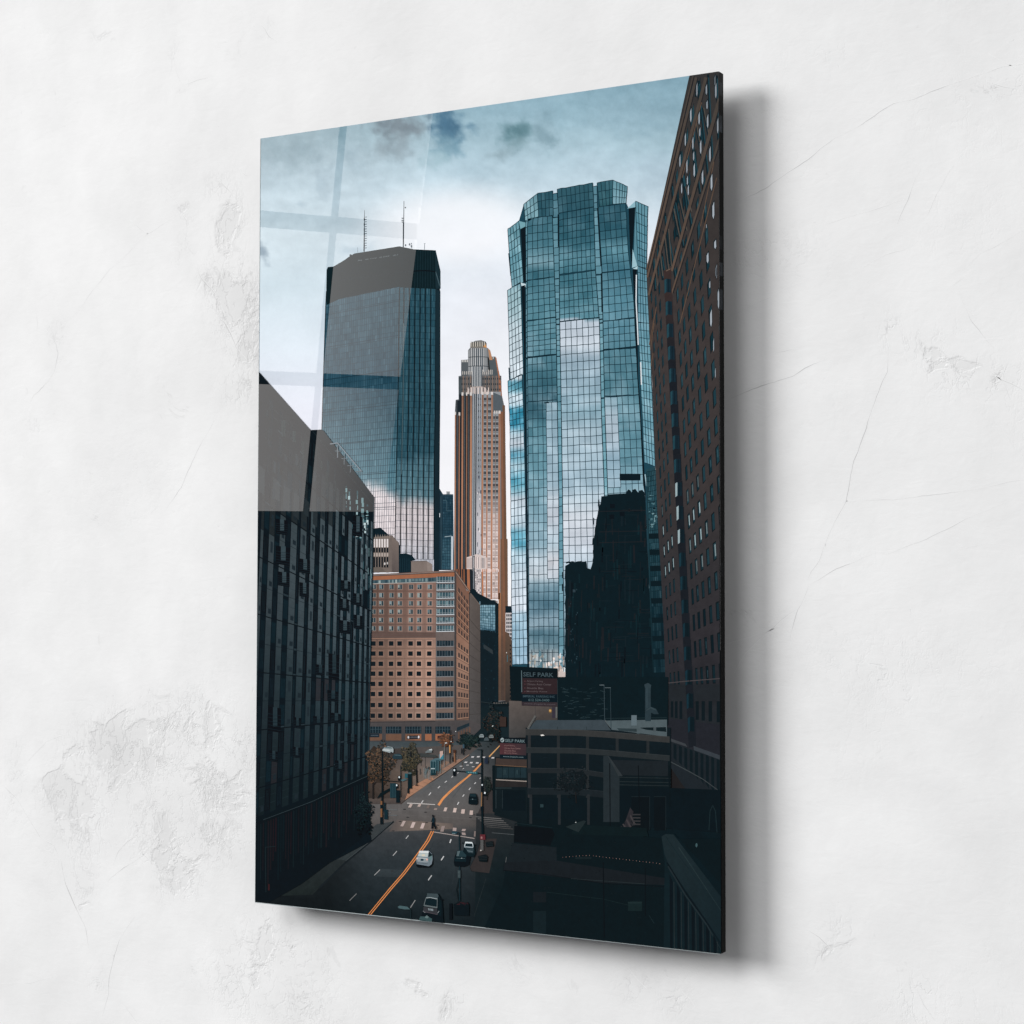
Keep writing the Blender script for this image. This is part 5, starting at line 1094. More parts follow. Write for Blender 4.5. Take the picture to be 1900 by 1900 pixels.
for x in (980, 1034, 1088, 1143, 1200): g.poly([(x, 1364), (x + 5.4, 1364), (x + 5.4, 1480 if x < 1100 else 1404), (x, 1480 if x < 1100 else 1402)], (38, 42, 44) if x != 980 else (46, 47, 49), 5)
for (x0, y0, x1, y1) in ((986, 1480, 1036, 1520), (1040, 1480, 1090, 1520)): g.rect(x0, y0, x1, y1, (10, 24, 29), 6); 
for x in (983, 1036, 1090): g.rect(x, 1474, x + 5, 1530, (38, 42, 45), 7)
g.poly([(1003, 1363.5), (1008, 1362.6), (1011, 1364.6), (1005, 1365.6)], (232, 228, 222), 8)
g.rect(1003, 1492, 1009, 1498, (40, 58, 62), 8)
for i in range(40):
    x, y = R.uniform(990, 1240), R.uniform(1368, 1460); g.line([(x, y), (x + R.uniform(1, 8), y)], .7, (22, 34, 40), 5.5)
# entrance canopy and foreground corner
g.poly([(1120, 1403), (1130, 1402), (1150, 1430), (1150, 1525), (1120, 1525)], (36, 44, 48), 8); g.poly([(1128, 1402), (1134, 1408), (1156, 1440), (1148, 1440)], (46, 52, 55), 9)
g.shade([(1134, 1410), (1240, 1412), (1240, 1440), (1148, 1438)], lambda x, y: (28, 34, 38), 8)
for y in (1442, 1450, 1456): g.line([(1150, y), (1245, y + 2)], 1.2, (36, 44, 46), 9)
g.shade([(1150, 1458), (1345, 1466), (1345, 1545), (1150, 1530)], lambda x, y: (11, 23, 28), 8)
for (x0, x1) in ((1172, 1206), (1214, 1236)): g.rect(x0, 1478, x1, 1540, (8, 20, 24), 9); g.line([(x0, 1478), (x1, 1478), (x1, 1540)], 1, (28, 38, 42), 10)
g.line([(1185, 1420), (1187, 1500), (1188, 1560)], 1.6, (8, 18, 22), 11); g.line([(1132, 1416), (1133, 1560)], 1.8, (8, 18, 22), 11); g.line([(1242, 1420), (1244, 1500)], 3, (12, 22, 26), 11)
g.line([(1316, 1540), (1318, 1505), (1323, 1494), (1328, 1505), (1331, 1545)], 1.6, (26, 40, 44), 11)
g.poly([(1160, 1526), (1170, 1498), (1176, 1506), (1168, 1540), (1158, 1538)], (46, 44, 48), 12)
G = g.build()
g = Ink('flag', 'limp striped flag on a pole by the entrance', G)
for i in range(6): g.poly([(1152 + i * 3.4, 1533 - i * 4), (1154 + i * 3.4, 1532 - i * 4), (1160 + i * 4.2, 1540 - i * 2), (1157 + i * 4, 1541 - i * 2)], (62, 58, 60) if i % 2 else (38, 38, 42), i % 2)
for i in range(4): g.rect(1174, 1510 + i * 6, 1189, 1512.6 + i * 6, (50, 50, 52), 2)
g.build()
g = Ink('roof_vent', 'tall grey roof vent with a cap and curved duct', G)
g.rect(1197.5, 1276, 1208, 1336, (42, 56, 62)); g.poly([(1196, 1270), (1203, 1267), (1209, 1271), (1208, 1276), (1197, 1276)], (46, 60, 66), 1); g.line([(1201, 1276), (1201, 1334)], 1.4, (54, 70, 76), 1)
g.poly([(1198, 1316), (1208, 1311), (1218, 1315), (1223, 1325), (1214, 1325), (1209, 1322), (1208, 1338), (1198, 1338)], (40, 54, 60), 2); g.line([(1200, 1318), (1208, 1313), (1217, 1317)], 1, (60, 74, 78), 3)
g.build()
g = Ink('light_mast', 'thin double headed light mast on the car park roof', G)
g.line([(1121.5, 1271), (1122.5, 1338)], 1.1, (56, 70, 76)); g.line([(1113, 1271), (1121.5, 1271)], 1.3, (96, 108, 112), 1); g.line([(1133, 1275), (1134.5, 1354)], 1.1, (46, 60, 66)); g.line([(1123, 1276), (1134, 1276)], 1.2, (84, 96, 100), 1)
g.build()
# large sign
def sign(quad_fn, name, lab, big):
    g = Ink(name, lab)
    return g
g = Ink('parking_sign', 'large black and dull red SELF PARK sign above the stair tower')
g.shade([(946, 1236), (1035, 1240), (1035, 1304), (949, 1300)], lambda x, y: (12, 25, 30), 0)
g.rect(968.4, 1244.5, 1034, 1258.5, (8, 22, 27), 1)
g.shade([(968.6, 1258), (1034.6, 1259), (1034.6, 1289), (968.6, 1287.5)], lambda x, y: (46, 35, 38), 1)
g.rect(968.6, 1288, 1034.6, 1303.5, (10, 26, 34), 2); g.poly([(968.6, 1302), (1034.6, 1303), (1034.6, 1311.5), (968.6, 1309)], (52, 44, 48), 3)
g.line([(968.4, 1244), (968.8, 1284)], 1.4, (86, 104, 108), 4); g.line([(1035, 1262), (1035.4, 1310)], .9, (40, 52, 56), 4)
text_polys('SELF PARK', [(971.5, 1247), (1027.5, 1248.4), (1027.5, 1256.4), (971.5, 1255)], g, (66, 82, 88), 5, bold=.012)
for s_, y, x1 in (('Airport Parking', 1262, 1008), ('Climate Auto Center', 1267.6, 1024), ('Shuttle Bus', 1274.6, 1009), ('Monthly Rates', 1281.2, 1016)):
    g.disc(974.7, y + 1.8, .9, .9, (104, 66, 72), 5, 6)
    text_polys(s_, [(978, y), (x1, y + .6), (x1, y + 4.2), (978, y + 3.6)], g, (88, 80, 82), 5, bold=.01)
text_polys('IMPERIAL PARKING INC', [(971, 1289.6), (1030, 1290.6), (1030, 1294.8), (971, 1293.8)], g, (58, 76, 84), 5, bold=.02)
text_polys('612 524-3400', [(981, 1296), (1020, 1296.8), (1020, 1301.6), (981, 1300.8)], g, (72, 92, 96), 5, bold=.02)
text_polys('www.impark.com', [(973, 1304), (1031, 1305.6), (1031, 1309.4), (973, 1307.4)], g, (82, 76, 80), 5, bold=.01)
g.build()
g = Ink('corner_building', 'small glass fronted corner building under the lower parking sign')
g.shade([(919, 1404), (979, 1408), (979, 1530), (918, 1512)], lambda x, y: mix((20, 30, 34), (16, 26, 30), ss(1400, 1500, y)))
g.shade([(921, 1406), (978, 1409), (978, 1422.5), (920, 1419)], lambda x, y: (62, 52, 48), 1); g.line([(920, 1419.5), (978, 1423)], 1, (112, 86, 66), 2)
g.rect(921.5, 1424, 978, 1443, (30, 46, 52), 1)
for i in range(6): g.line([(922 + i * 11, 1424), (922 + i * 11, 1444)], .9, (16, 28, 33), 2)
for i in range(12): x = R.uniform(922, 974); g.line([(x, 1428), (x + R.uniform(-2, 2), 1438)], .8, R.choice([(48, 66, 70), (20, 32, 37)]), 2)
g.line([(921, 1446.5), (978, 1449.6)], 1.8, (150, 140, 132), 3); g.rect(920, 1449, 978, 1460, (40, 38, 38), 2); g.rect(932, 1466, 976, 1504, (11, 23, 28), 2); g.line([(920, 1462), (950, 1462)], 1.6, (44, 54, 56), 3)
g.line([(921, 1466), (921, 1500)], 1.2, (44, 56, 60), 3); g.line([(933, 1466), (933, 1500)], .9, (40, 50, 54), 3); g.poly([(914, 1420), (919, 1420), (919, 1508), (915, 1506)], (12, 24, 28), 3)
g.build()
g = Ink('parking_sign', 'small SELF PARK sign with a round emblem over the corner building')
g.poly([(928, 1367.5), (978, 1370), (978, 1380.5), (928, 1378.5)], (10, 22, 28), 0); g.shade([(928, 1378.5), (977, 1380), (977, 1401.5), (928, 1399.5)], lambda x, y: mix((78, 48, 52), (54, 44, 48), ss(928, 965, x)), 1)
g.poly([(928, 1399.5), (977.5, 1401.5), (977.5, 1409), (928, 1407.5)], (14, 28, 36), 2)
g.disc(932.7, 1373, 3.6, 4.2, (150, 164, 166), 3, 16); g.line([(930.6, 1372.4), (931.8, 1375.4), (934.8, 1370.8)], 1.3, (20, 30, 34), 4)
text_polys('SELF PARK', [(938, 1371), (975, 1372.6), (975, 1378), (938, 1376.6)], g, (104, 122, 126), 3, bold=.015)
for s_, y, x1 in (('Airport Parking', 1381.6, 956), ('Climate Auto Center', 1386.4, 967), ('Shuttle Bus', 1391, 958), ('Monthly Rates', 1395.6, 960)):
    text_polys(s_, [(936.5, y), (x1, y + .7), (x1, y + 3.7), (936.5, y + 3)], g, (122, 96, 94), 3, bold=.01)
text_polys('www.impark.com', [(934, 1402), (972, 1403.6), (972, 1406.8), (934, 1405.2)], g, (104, 122, 126), 4, bold=.02)
g.build()
# foreground terrace, parapet
g = Ink('flat_roof', 'dark gravel flat roof with a curved string of tiny lights')
g.poly([(962, 1526), (1002, 1530), (1030, 1534), (1150, 1548), (1240, 1556), (1345, 1556), (1345, 1780), (900, 1780), (900, 1720), (935, 1640), (940, 1600), (954, 1564)], (10, 24, 28))
g.shade([(952, 1564), (1033, 1572), (1034, 1608), (936, 1614)], lambda x, y: (25, 32, 36), 1)
g.shade([(938, 1600), (1030, 1596), (1240, 1630), (1240, 1642), (1120, 1638), (935, 1614)], lambda x, y: (24, 29, 33), 2); g.line([(935, 1614.5), (1010, 1622), (1120, 1639), (1238, 1645)], 1.1, (6, 17, 21), 3); g.line([(1060, 1630), (1200, 1640)], .6, (44, 54, 56), 4)
g.line([(955, 1530), (958, 1527), (1025, 1536)], 1.2, (22, 36, 40), 2); g.poly([(955, 1532), (1025, 1537), (1030, 1548), (1022, 1569), (954, 1562)], (7, 18, 22), 1)
g.poly([(1050, 1534), (1084, 1522), (1088, 1524), (1074, 1544)], (32, 42, 44), 2); g.disc(1069, 1525.6, 1.4, .9, (170, 176, 174), 3, 6); g.shade([(1070, 1530), (1200, 1536), (1204, 1552), (1060, 1548)], lambda x, y: (15, 27, 30), 1)
g.rect(990, 1655, 1014, 1674, (22, 28, 32), 3); g.rect(990, 1690, 1014, 1736, (20, 32, 36), 3); g.rect(1166, 1672, 1192, 1690, (22, 36, 38), 3); g.line([(1166, 1675), (1192, 1675)], 1.2, (34, 48, 50), 4); g.line([(1120, 1600), (1122, 1740)], 2, (7, 18, 22), 5); g.line([(1198, 1610), (1198, 1700)], 1.6, (7, 18, 22), 5)
g.line([(1015, 1655), (1120, 1668), (1170, 1680)], .7, (26, 40, 42), 4); g.line([(1205, 1698), (1215, 1714)], .8, (30, 44, 48), 4)
for i in range(240):
    x, y = R.uniform(940, 1235), R.uniform(1560, 1750); g.disc(x, y, R.uniform(.5, 1.3), R.uniform(.4, .9), R.choice([(18, 32, 36), (8, 19, 23), (24, 30, 34)]), 4, 5, .3)
for i in range(30): g.disc(1045 + i * 6.2 + (i == 9) * 1, 1590.5 - 3.5 * math.sin(min(1, i / 9) * 1.57) + max(0, i - 8) * .72, .62, .6, (158, 128, 118) if i % 3 else (120, 84, 84), 6, 6)
g.rect(1068, 1590, 1098, 1593.5, (24, 34, 37), 3)
g.build()
g = Ink('stone_parapet', 'heavy stone parapet with tall slots at the lower right corner')
g.poly([(1228, 1552), (1236, 1547), (1250, 1548), (1345, 1662), (1345, 1780), (1232, 1780), (1234, 1600)], (17, 31, 36))
g.poly([(1250, 1548), (1252, 1547), (1345, 1640), (1345, 1664)], (12, 26, 31), 1); g.shade([(1228, 1552), (1236, 1547), (1250, 1548), (1345, 1664), (1345, 1748), (1242, 1606), (1234, 1585)], lambda x, y: mix((29, 41, 45), (21, 34, 39), ss(1550, 1700, y)), 1)
g.line([(1236, 1552), (1262, 1590), (1300, 1640), (1345, 1700)], 1.2, (22, 36, 41), 2); g.line([(1260, 1572), (1345, 1690)], 1, (44, 58, 60), 2); g.line([(1238, 1600), (1270, 1652), (1310, 1708), (1345, 1752)], 3, (10, 22, 27), 2); g.line([(1240, 1607), (1272, 1660), (1312, 1716), (1345, 1762)], 2.6, (32, 42, 46), 3)
for i in range(7):
    x = 1243 + i * 13.5; y = 1622 + i * 18.5; g.poly([(x, y), (x + 3, y + 6), (x + 6, y + 14), (x + 6, 1790), (x + 1, 1790)], (8, 21, 26), 4); g.line([(x + 8, y + 14), (x + 9, 1790)], 1, (40, 46, 48), 4)
g.disc(1293, 1568, 2, 4, (60, 84, 88), 4)
g.build()

# ------------------------------------------------------------------ trees and shrubs
def tree(lab, cx, cy, rx, ry, cols_, n, trunk=None, sz=(1.2, 2.6)):
    g = Ink('street_tree', lab)
    for k_ in range(10):
        g.disc(cx + R.uniform(-.45, .45) * rx, cy + R.uniform(-.5, .5) * ry, rx * R.uniform(.3, .5), ry * R.uniform(.3, .5), mul(cols_[0], .9), 1, 12, .25)
    for i in range(n):
        a_ = R.uniform(0, 6.283); q = R.random() ** .6; w = 1 + .25 * math.sin(a_ * 5 + cx)
        x, y = cx + rx * w * q * math.cos(a_), cy + ry * w * q * math.sin(a_)
        s_ = R.uniform(*sz); c = R.choice(cols_); c = add(c, R.uniform(-6, 10) - 10 * ((y - cy) / ry))
        g.poly([(x - s_, y), (x, y - s_ * .8), (x + s_, y + s_ * .2), (x + s_ * .1, y + s_ * .8)], c, 2 + i % 3)
    if trunk:
        for pts, w in trunk: g.line(pts, w, (34, 32, 32), 0, w * .5)
    g.build()
tree('orange leafed street tree beside the apartment block', 706, 1418, 24, 36, [(58, 49, 43), (74, 60, 48), (46, 44, 40), (90, 68, 52), (34, 38, 37)], 620, [([(693, 1482), (693, 1450), (702, 1425)], 3.0), ([(693, 1452), (683, 1440)], 1.6), ([(694, 1456), (710, 1436)], 1.4)])
tree('olive leafed street tree by the bus shelters', 762, 1408, 17, 27, [(50, 50, 44), (66, 62, 50), (40, 44, 40), (78, 70, 54)], 460, [([(775, 1452), (774, 1432), (766, 1410)], 2.2)])
tree('orange leafed tree at the far plaza corner', 828, 1374, 14, 14, [(92, 62, 48), (120, 78, 54), (60, 52, 44)], 160, [([(835, 1398), (835, 1380)], 1.4)], (.9, 1.8))
tree('row of dark green trees along the hotel flank', 872, 1375, 20, 15, [(20, 34, 36), (26, 42, 42), (16, 28, 32), (34, 46, 42)], 300, None, (1, 2))
tree('dark shrub at the corner building door', 905, 1457, 8, 17, [(28, 36, 36), (36, 42, 38), (20, 30, 32)], 160, [([(904, 1484), (905, 1470)], 1.2)], (.9, 1.8))
tree('black leafy shrub at the near left corner', 676, 1512, 17, 36, [(8, 20, 25), (12, 26, 30), (16, 30, 32)], 420, None, (1.2, 2.4))
tree('dim leafy tree in front of the car park', 1062, 1450, 34, 26, [(20, 28, 32), (28, 32, 35), (14, 26, 30)], 300, [([(1070, 1490), (1068, 1460)], 1.6)], (1, 2))
tree('dark tree mass at the end of the street', 915, 1345, 16, 36, [(22, 32, 34), (30, 38, 38), (48, 38, 34), (16, 28, 32)], 360, None, (1, 2.2))
# far street clutter
g = Ink('skyway', 'dark overhead walkway with a pale scalloped roof line crossing the far street')
g.line([(893, 1302), (920, 1306), (945, 1304)], 1.6, (36, 46, 50), 0)
for i in range(6): g.disc(918 + i * 4.4, 1304.4, 1.8, 1, (96, 92, 88), 1, 8)
g.line([(920, 1308), (945, 1308)], 2.4, (16, 28, 32), 0)
g.rect(928, 1330, 940, 1348, (56, 44, 40), 1); g.line([(914, 1348), (916, 1346)], 1.6, (180, 186, 184), 2)
g.build()

# ------------------------------------------------------------------ street furniture
def fin(name, lab, fn):
    g = Ink(name, lab); fn(g); g.build()
def sig(g, x, y, w, hh, arm=None):
    g.rect(x - w / 2, y - hh * .35, x + w / 2, y + hh * .65, (8, 20, 25), 2); g.disc(x, y - hh * .08, w * .3, w * .38, (206, 216, 220), 3, 10); g.disc(x, y - hh * .08, w * .15, w * .2, (240, 244, 246), 4, 8)
def f(g):
    g.line([(886, 1390.6), (894.6, 1391)], 1.2, (30, 40, 44), 0); g.line([(894.6, 1390), (895, 1440), (895.4, 1500), (896.4, 1548)], 2.2, (12, 26, 31), 1, 4)
    g.line([(846, 1430), (870, 1432.5), (895, 1435)], 1.8, (12, 26, 31), 1); g.poly([(866, 1430), (887, 1432), (887, 1436.6), (866, 1434.6)], (34, 78, 86), 2)
    for i in range(5): g.rect(869 + i * 3.2, 1432 + i * .2, 871 + i * 3.2, 1433.8 + i * .2, (110, 146, 150), 3)
    sig(g, 844, 1430, 5.4, 15); sig(g, 895.6, 1457.5, 4.6, 16); sig(g, 900.6, 1471.6, 5.4, 8); g.line([(894.6, 1470), (894, 1500)], 2, (128, 96, 66), 2); g.rect(893, 1496, 897.6, 1504, (10, 24, 30), 3)
    g.rect(891.6, 1548, 901.4, 1558, (92, 42, 48), 4); g.rect(893, 1552, 896, 1556, (150, 110, 110), 5); g.rect(892.4, 1558, 898, 1578, (84, 84, 84), 3); g.disc(893, 1577.6, 1.6, 1.2, (176, 172, 166), 4)
fin('traffic_signal', 'black traffic signal mast with a teal street name plate reaching over the road', f)
def f(g):
    g.line([(710.4, 1392), (710.6, 1450), (709.6, 1528)], 2.2, (10, 24, 29), 0, 3.6); g.line([(712, 1448), (745, 1450.5)], 1.2, (12, 26, 31), 0); g.line([(708.6, 1486), (708.6, 1516)], 3.2, (120, 84, 56), 1); g.rect(706.6, 1493, 711, 1500, (14, 28, 33), 2); g.rect(706.4, 1516, 711.6, 1529, (10, 24, 29), 2)
    sig(g, 741.7, 1442.6, 4.8, 9); sig(g, 737, 1457.4, 4.8, 7.6); g.line([(744.6, 1420), (744.4, 1478)], 1.3, (22, 36, 41), 0); g.poly([(744, 1447), (752, 1444), (757, 1446), (748, 1450)], (70, 96, 102), 3)
fin('traffic_signal', 'black and tan signal post on the near left corner', f)
def f(g):
    g.rect(758.6, 1434, 765, 1463, (14, 32, 38), 1); g.rect(752, 1435, 757.6, 1443, (38, 84, 94), 1); g.disc(761.5, 1434.5, 3.4, 1.6, (80, 96, 100), 2); g.rect(757, 1462, 760, 1472, (12, 28, 34), 2)
    g.rect(724.6, 1453, 736, 1480, (26, 50, 58), 0); g.rect(736, 1466, 742.6, 1489, (12, 28, 34), 1)
    for i in range(4): g.line([(726 + i * 3, 1454), (726 + i * 3, 1480)], .7, (46, 72, 80), 2)
    g.poly([(706, 1472), (724, 1462), (724, 1467), (700, 1482)], (12, 26, 30), 1)
fin('newspaper_kiosk', 'dark green kiosk and boxes on the near plaza corner', f)
def f(g):
    g.poly([(799, 1412), (808, 1407), (822, 1405.6), (826, 1409), (809, 1414)], (70, 96, 104), 0); g.rect(799.6, 1413, 809.6, 1438, (30, 58, 66), 1); g.rect(801, 1425, 807.6, 1427, (170, 184, 186), 2); g.rect(810, 1410, 816, 1430, (40, 66, 74), 1)
    for x in (800, 804.6, 809.4, 814, 818): g.line([(x, 1411), (x, 1434)], .9, (84, 112, 118), 3)
    g.rect(802, 1428, 808, 1438, (24, 48, 54), 3)
fin('bus_shelter', 'glazed teal bus shelter on the pavement', f)
def f(g):
    g.poly([(788, 1433), (796, 1422), (798, 1423), (790, 1437)], (58, 70, 72), 0)
    for i in range(5): g.line([(787.6 + i * 2.7, 1424 + i), (788 + i * 2.7, 1443 + i)], .9, (120, 132, 134), 1)
    g.rect(816, 1399, 824, 1408, (60, 124, 140), 1); g.poly([(817, 1408), (817, 1394), (823, 1393), (823, 1400)], (186, 160, 150), 2)
fin('ticket_machine', 'bright blue and white ticket stand beyond the shelter', f)
def f(g):
    g.line([(825.4, 1422), (825.4, 1382), (828.6, 1378)], 1.1, (110, 112, 112), 0); g.poly([(826, 1378), (830, 1377), (831, 1379), (827, 1379.6)], (190, 192, 190), 1)
fin('street_lamp', 'thin pale street lamp at the plaza edge', f)
def f(g):
    g.line([(836, 1354), (836, 1400), (835.6, 1416)], 1.6, (30, 34, 36), 0); g.line([(835.6, 1382), (835.6, 1397)], 2.2, (196, 140, 84), 1); g.line([(844, 1394), (844.6, 1414)], 2.8, (128, 92, 70), 1); g.rect(842, 1391, 846.6, 1397, (70, 46, 36), 2); g.disc(838, 1375.6, 1, 1, (220, 226, 224), 2, 8)
    g.rect(840.8, 1406, 843, 1413, (26, 30, 34), 2); g.disc(846.6, 1357, .9, .9, (214, 220, 220), 2, 6)
fin('traffic_signal', 'tan signal post at the far plaza corner', f)
def f(g): g.line([(861, 1382), (861, 1401)], 1.6, (26, 32, 36), 0); g.rect(859.6, 1381, 862.6, 1388, (54, 78, 92), 1)
fin('sign_post', 'sign post with a blue plate by the far crossing', f)
def f(g): g.line([(773.4, 1427), (774, 1456)], 1.2, (20, 26, 30), 0); g.disc(774, 1456.6, 3, 1, (26, 30, 32), 0)
fin('sign_post', 'thin dark post on a round base in the tan pavement', f)
def f(g): g.line([(758, 1443), (758.4, 1470)], 1, (26, 34, 38), 0)
fin('sign_post', 'thin dark post beside the green kiosk', f)
def f(g):
    g.poly([(712, 1506), (713.6, 1489), (716.4, 1489), (716, 1504)], (20, 36, 42), 0); g.rect(714, 1502, 720.4, 1520, (20, 42, 50), 1)
fin('litter_bin', 'dark green bin on the near left corner', f)
def f(g):
    g.line([(743, 1700), (764, 1690)], .01, (20, 30, 34), 0); g.poly([(739, 1682), (743, 1680), (757, 1682), (762, 1687), (752, 1687), (741, 1685)], (70, 92, 96), 1); g.line([(757, 1684), (763, 1688), (763, 1716)], 1.2, (26, 40, 44), 0)
fin('street_lamp', 'street lamp head rising over the lower edge of the street', f)
def f(g):
    g.poly([(838.6, 1543), (844, 1541.6), (850, 1543.4), (848, 1547), (840, 1547)], (34, 62, 72), 1); g.line([(840, 1546), (846, 1546.6)], 1, (120, 140, 144), 2); g.line([(850, 1544), (853, 1545), (853.6, 1600), (854, 1672)], 1.8, (22, 40, 46), 0, 2.4)
    g.rect(850, 1614, 855.6, 1629, (48, 60, 64), 1)
    for i in range(5): g.line([(850.6, 1616 + i * 2.6), (855, 1616.6 + i * 2.6)], .7, (84, 96, 98), 2)
fin('street_lamp', 'dark lamp post standing among the near cars', f)
def f(g):
    g.shade([(843, 1677), (851, 1674), (870, 1675), (872, 1680), (871, 1699), (844, 1698)], lambda x, y: (10, 22, 27), 0)
    for i in range(40): x = R.uniform(846, 870); g.disc(x, R.uniform(1673, 1679), 1, .8, R.choice([(46, 26, 32), (60, 30, 36), (20, 30, 32)]), 1, 5)
    g.rect(834.6, 1676, 840, 1706, (6, 18, 23), 0); g.line([(852, 1672), (848, 1650), (853, 1630)], 1.4, (12, 24, 28), 0)
fin('flower_planter', 'black square planter with dull red flowers', f)
def f(g):
    g.poly([(888, 1588), (902, 1585), (906, 1589), (905, 1599), (890, 1598)], (12, 22, 26), 0)
    for i in range(3): g.line([(889, 1589 + i * 3), (905, 1588 + i * 3)], .7, (36, 42, 44), 1)
fin('bench', 'dark bench on the right pavement nearer the camera', f)
def f(g):
    g.poly([(902, 1562), (915, 1560), (917, 1570), (903, 1571)], (14, 24, 28), 0)
    for i in range(3): g.line([(903, 1563 + i * 3), (916, 1562 + i * 3)], .7, (38, 44, 46), 1)
fin('bench', 'dark bench on the right pavement nearer the crossing', f)

# ------------------------------------------------------------------ cars and people
def f(g):
    g.poly([(773, 1606), (775, 1602), (800, 1604), (804, 1594), (804, 1603), (799, 1609), (776, 1609)], (8, 18, 22), 0)
    g.poly([(779.6, 1578.6), (782, 1577.6), (797, 1578.4), (803, 1584), (804, 1594), (802, 1603), (797, 1607), (774.5, 1603), (773, 1596), (774.5, 1589), (777.4, 1584)], (110, 122, 130), 1)
    g.poly([(779.8, 1578.4), (797.2, 1578.6), (796, 1583), (778, 1582)], (210, 214, 214), 2); g.poly([(778, 1582.6), (795.6, 1583.4), (794.6, 1590), (776.4, 1588.4)], (176, 186, 184), 3); g.poly([(783, 1585.4), (789, 1584.6), (790, 1588), (784, 1588.4)], (206, 196, 176), 4)
    g.poly([(796.6, 1579), (803.6, 1586), (800, 1590), (796, 1590)], (18, 32, 37), 3); g.poly([(796.6, 1590), (803, 1587), (802, 1594), (797, 1600)], (96, 120, 122), 3)
    g.poly([(774.4, 1590), (794.6, 1591.6), (796, 1599), (792, 1600), (776, 1598)], (140, 148, 152), 3); g.rect(781.6, 1593, 787, 1597, (38, 62, 72), 4); g.disc(775, 1592.4, 1.2, 1.8, (214, 190, 178), 5); g.disc(793.4, 1594.4, 1.4, 2, (222, 170, 156), 5)
    g.line([(775, 1600.6), (795, 1602.6)], 1.6, (92, 102, 108), 4); g.line([(776, 1591.4), (793, 1592.8)], .8, (196, 202, 202), 5)
fin('parked_car', 'silver grey saloon car seen from behind on the orange line', f)
def f(g):
    g.poly([(843, 1600), (845, 1588), (850, 1578), (863, 1578), (872, 1580), (874, 1590), (871, 1604), (862, 1608), (845, 1607)], (9, 20, 25), 0)
    g.poly([(849, 1578.6), (862, 1577.6), (867, 1582), (866, 1590), (847.6, 1589)], (34, 54, 60), 1); g.poly([(850, 1579), (855, 1578.6), (852, 1588), (848, 1588)], (84, 100, 104), 2); g.poly([(845, 1590), (866, 1590.6), (866, 1599), (844.6, 1598)], (16, 32, 38), 1); g.line([(848, 1592), (864, 1592.6)], .8, (70, 86, 90), 2); g.disc(857.6, 1592, 1.4, .7, (150, 160, 160), 3)
fin('parked_car', 'black car parked at the kerb in front of a white pickup', f)
def f(g):
    g.poly([(860, 1580), (862, 1573), (865, 1563), (878, 1563), (882, 1570), (883, 1584), (880, 1590), (868, 1588)], (14, 28, 33), 0); g.poly([(864.4, 1561.4), (877.4, 1562), (877.6, 1565), (864, 1564.4)], (206, 214, 216), 1); g.poly([(864.4, 1565), (877.6, 1565.4), (877, 1570), (864, 1569.4)], (20, 34, 40), 1); g.line([(862.6, 1571), (879, 1572)], 2, (150, 162, 168), 2); g.line([(863, 1570), (864.6, 1564)], 1.3, (190, 200, 204), 2); g.line([(879, 1571), (877.8, 1564)], 1.3, (190, 200, 204), 2)
    g.poly([(864, 1573), (880, 1574), (879, 1583), (870, 1582)], (48, 62, 68), 1); g.line([(868, 1578), (878, 1580)], 1.4, (92, 106, 110), 2); g.disc(859.6, 1564, 1.8, 1.2, (12, 24, 28), 2); g.disc(881.6, 1567.4, 1.8, 1.4, (12, 24, 28), 2)
fin('pickup_truck', 'white cabbed pickup parked behind the black car', f)
def f(g):
    g.poly([(782, 1706), (785, 1690), (789, 1672), (793, 1658), (815, 1658), (822, 1672), (823, 1690), (824, 1714), (782, 1712)], (10, 22, 27), 0)
    g.poly([(794, 1657), (813, 1658), (815, 1662), (812.6, 1667.6), (792, 1665)], (60, 72, 76), 1); g.line([(792, 1665.6), (800, 1665), (812.6, 1667.8)], 1.6, (142, 152, 154), 2); g.poly([(791.6, 1667), (812, 1669), (811.4, 1681), (789, 1678.6)], (16, 32, 38), 2)
    g.line([(788, 1679.6), (800, 1681.6), (812.6, 1683.6)], 2.6, (92, 102, 104), 3); g.line([(791.4, 1666), (787.6, 1680)], 1.1, (104, 114, 116), 3); g.line([(812.6, 1668), (812, 1683)], 1.1, (96, 106, 108), 3)
    g.poly([(787, 1682), (812, 1685.6), (813, 1696), (786, 1692)], (52, 54, 58), 2); g.poly([(795, 1684.6), (805, 1686.4), (805, 1690), (796, 1688.6)], (120, 130, 134), 3); g.line([(798.6, 1685), (799.4, 1689.6)], .8, (50, 54, 58), 4); g.line([(786, 1690), (790, 1693)], 1, (130, 138, 140), 4); g.line([(816, 1690), (813, 1694)], 1, (130, 138, 140), 4); g.disc(821, 1669, 2.4, 1.4, (8, 18, 22), 2); g.poly([(815, 1662), (820, 1672), (820, 1700), (814, 1698)], (14, 28, 33), 1); g.line([(787, 1691), (813, 1696.6)], 1, (78, 72, 78), 4)
fin('parked_suv', 'grey sport utility car with a dark windscreen at the lower edge', f)
def f(g):
    g.poly([(778, 1708), (781, 1700), (790, 1700), (793, 1698), (798, 1702), (803, 1704), (802, 1716), (778, 1714)], (56, 78, 80), 0); g.poly([(789, 1702), (793, 1698), (797, 1701), (794, 1704)], (96, 116, 116), 1); g.line([(780, 1706), (800, 1710)], .8, (30, 50, 54), 1)
fin('parked_car', 'pale green car cut off by the lower edge of the picture', f)
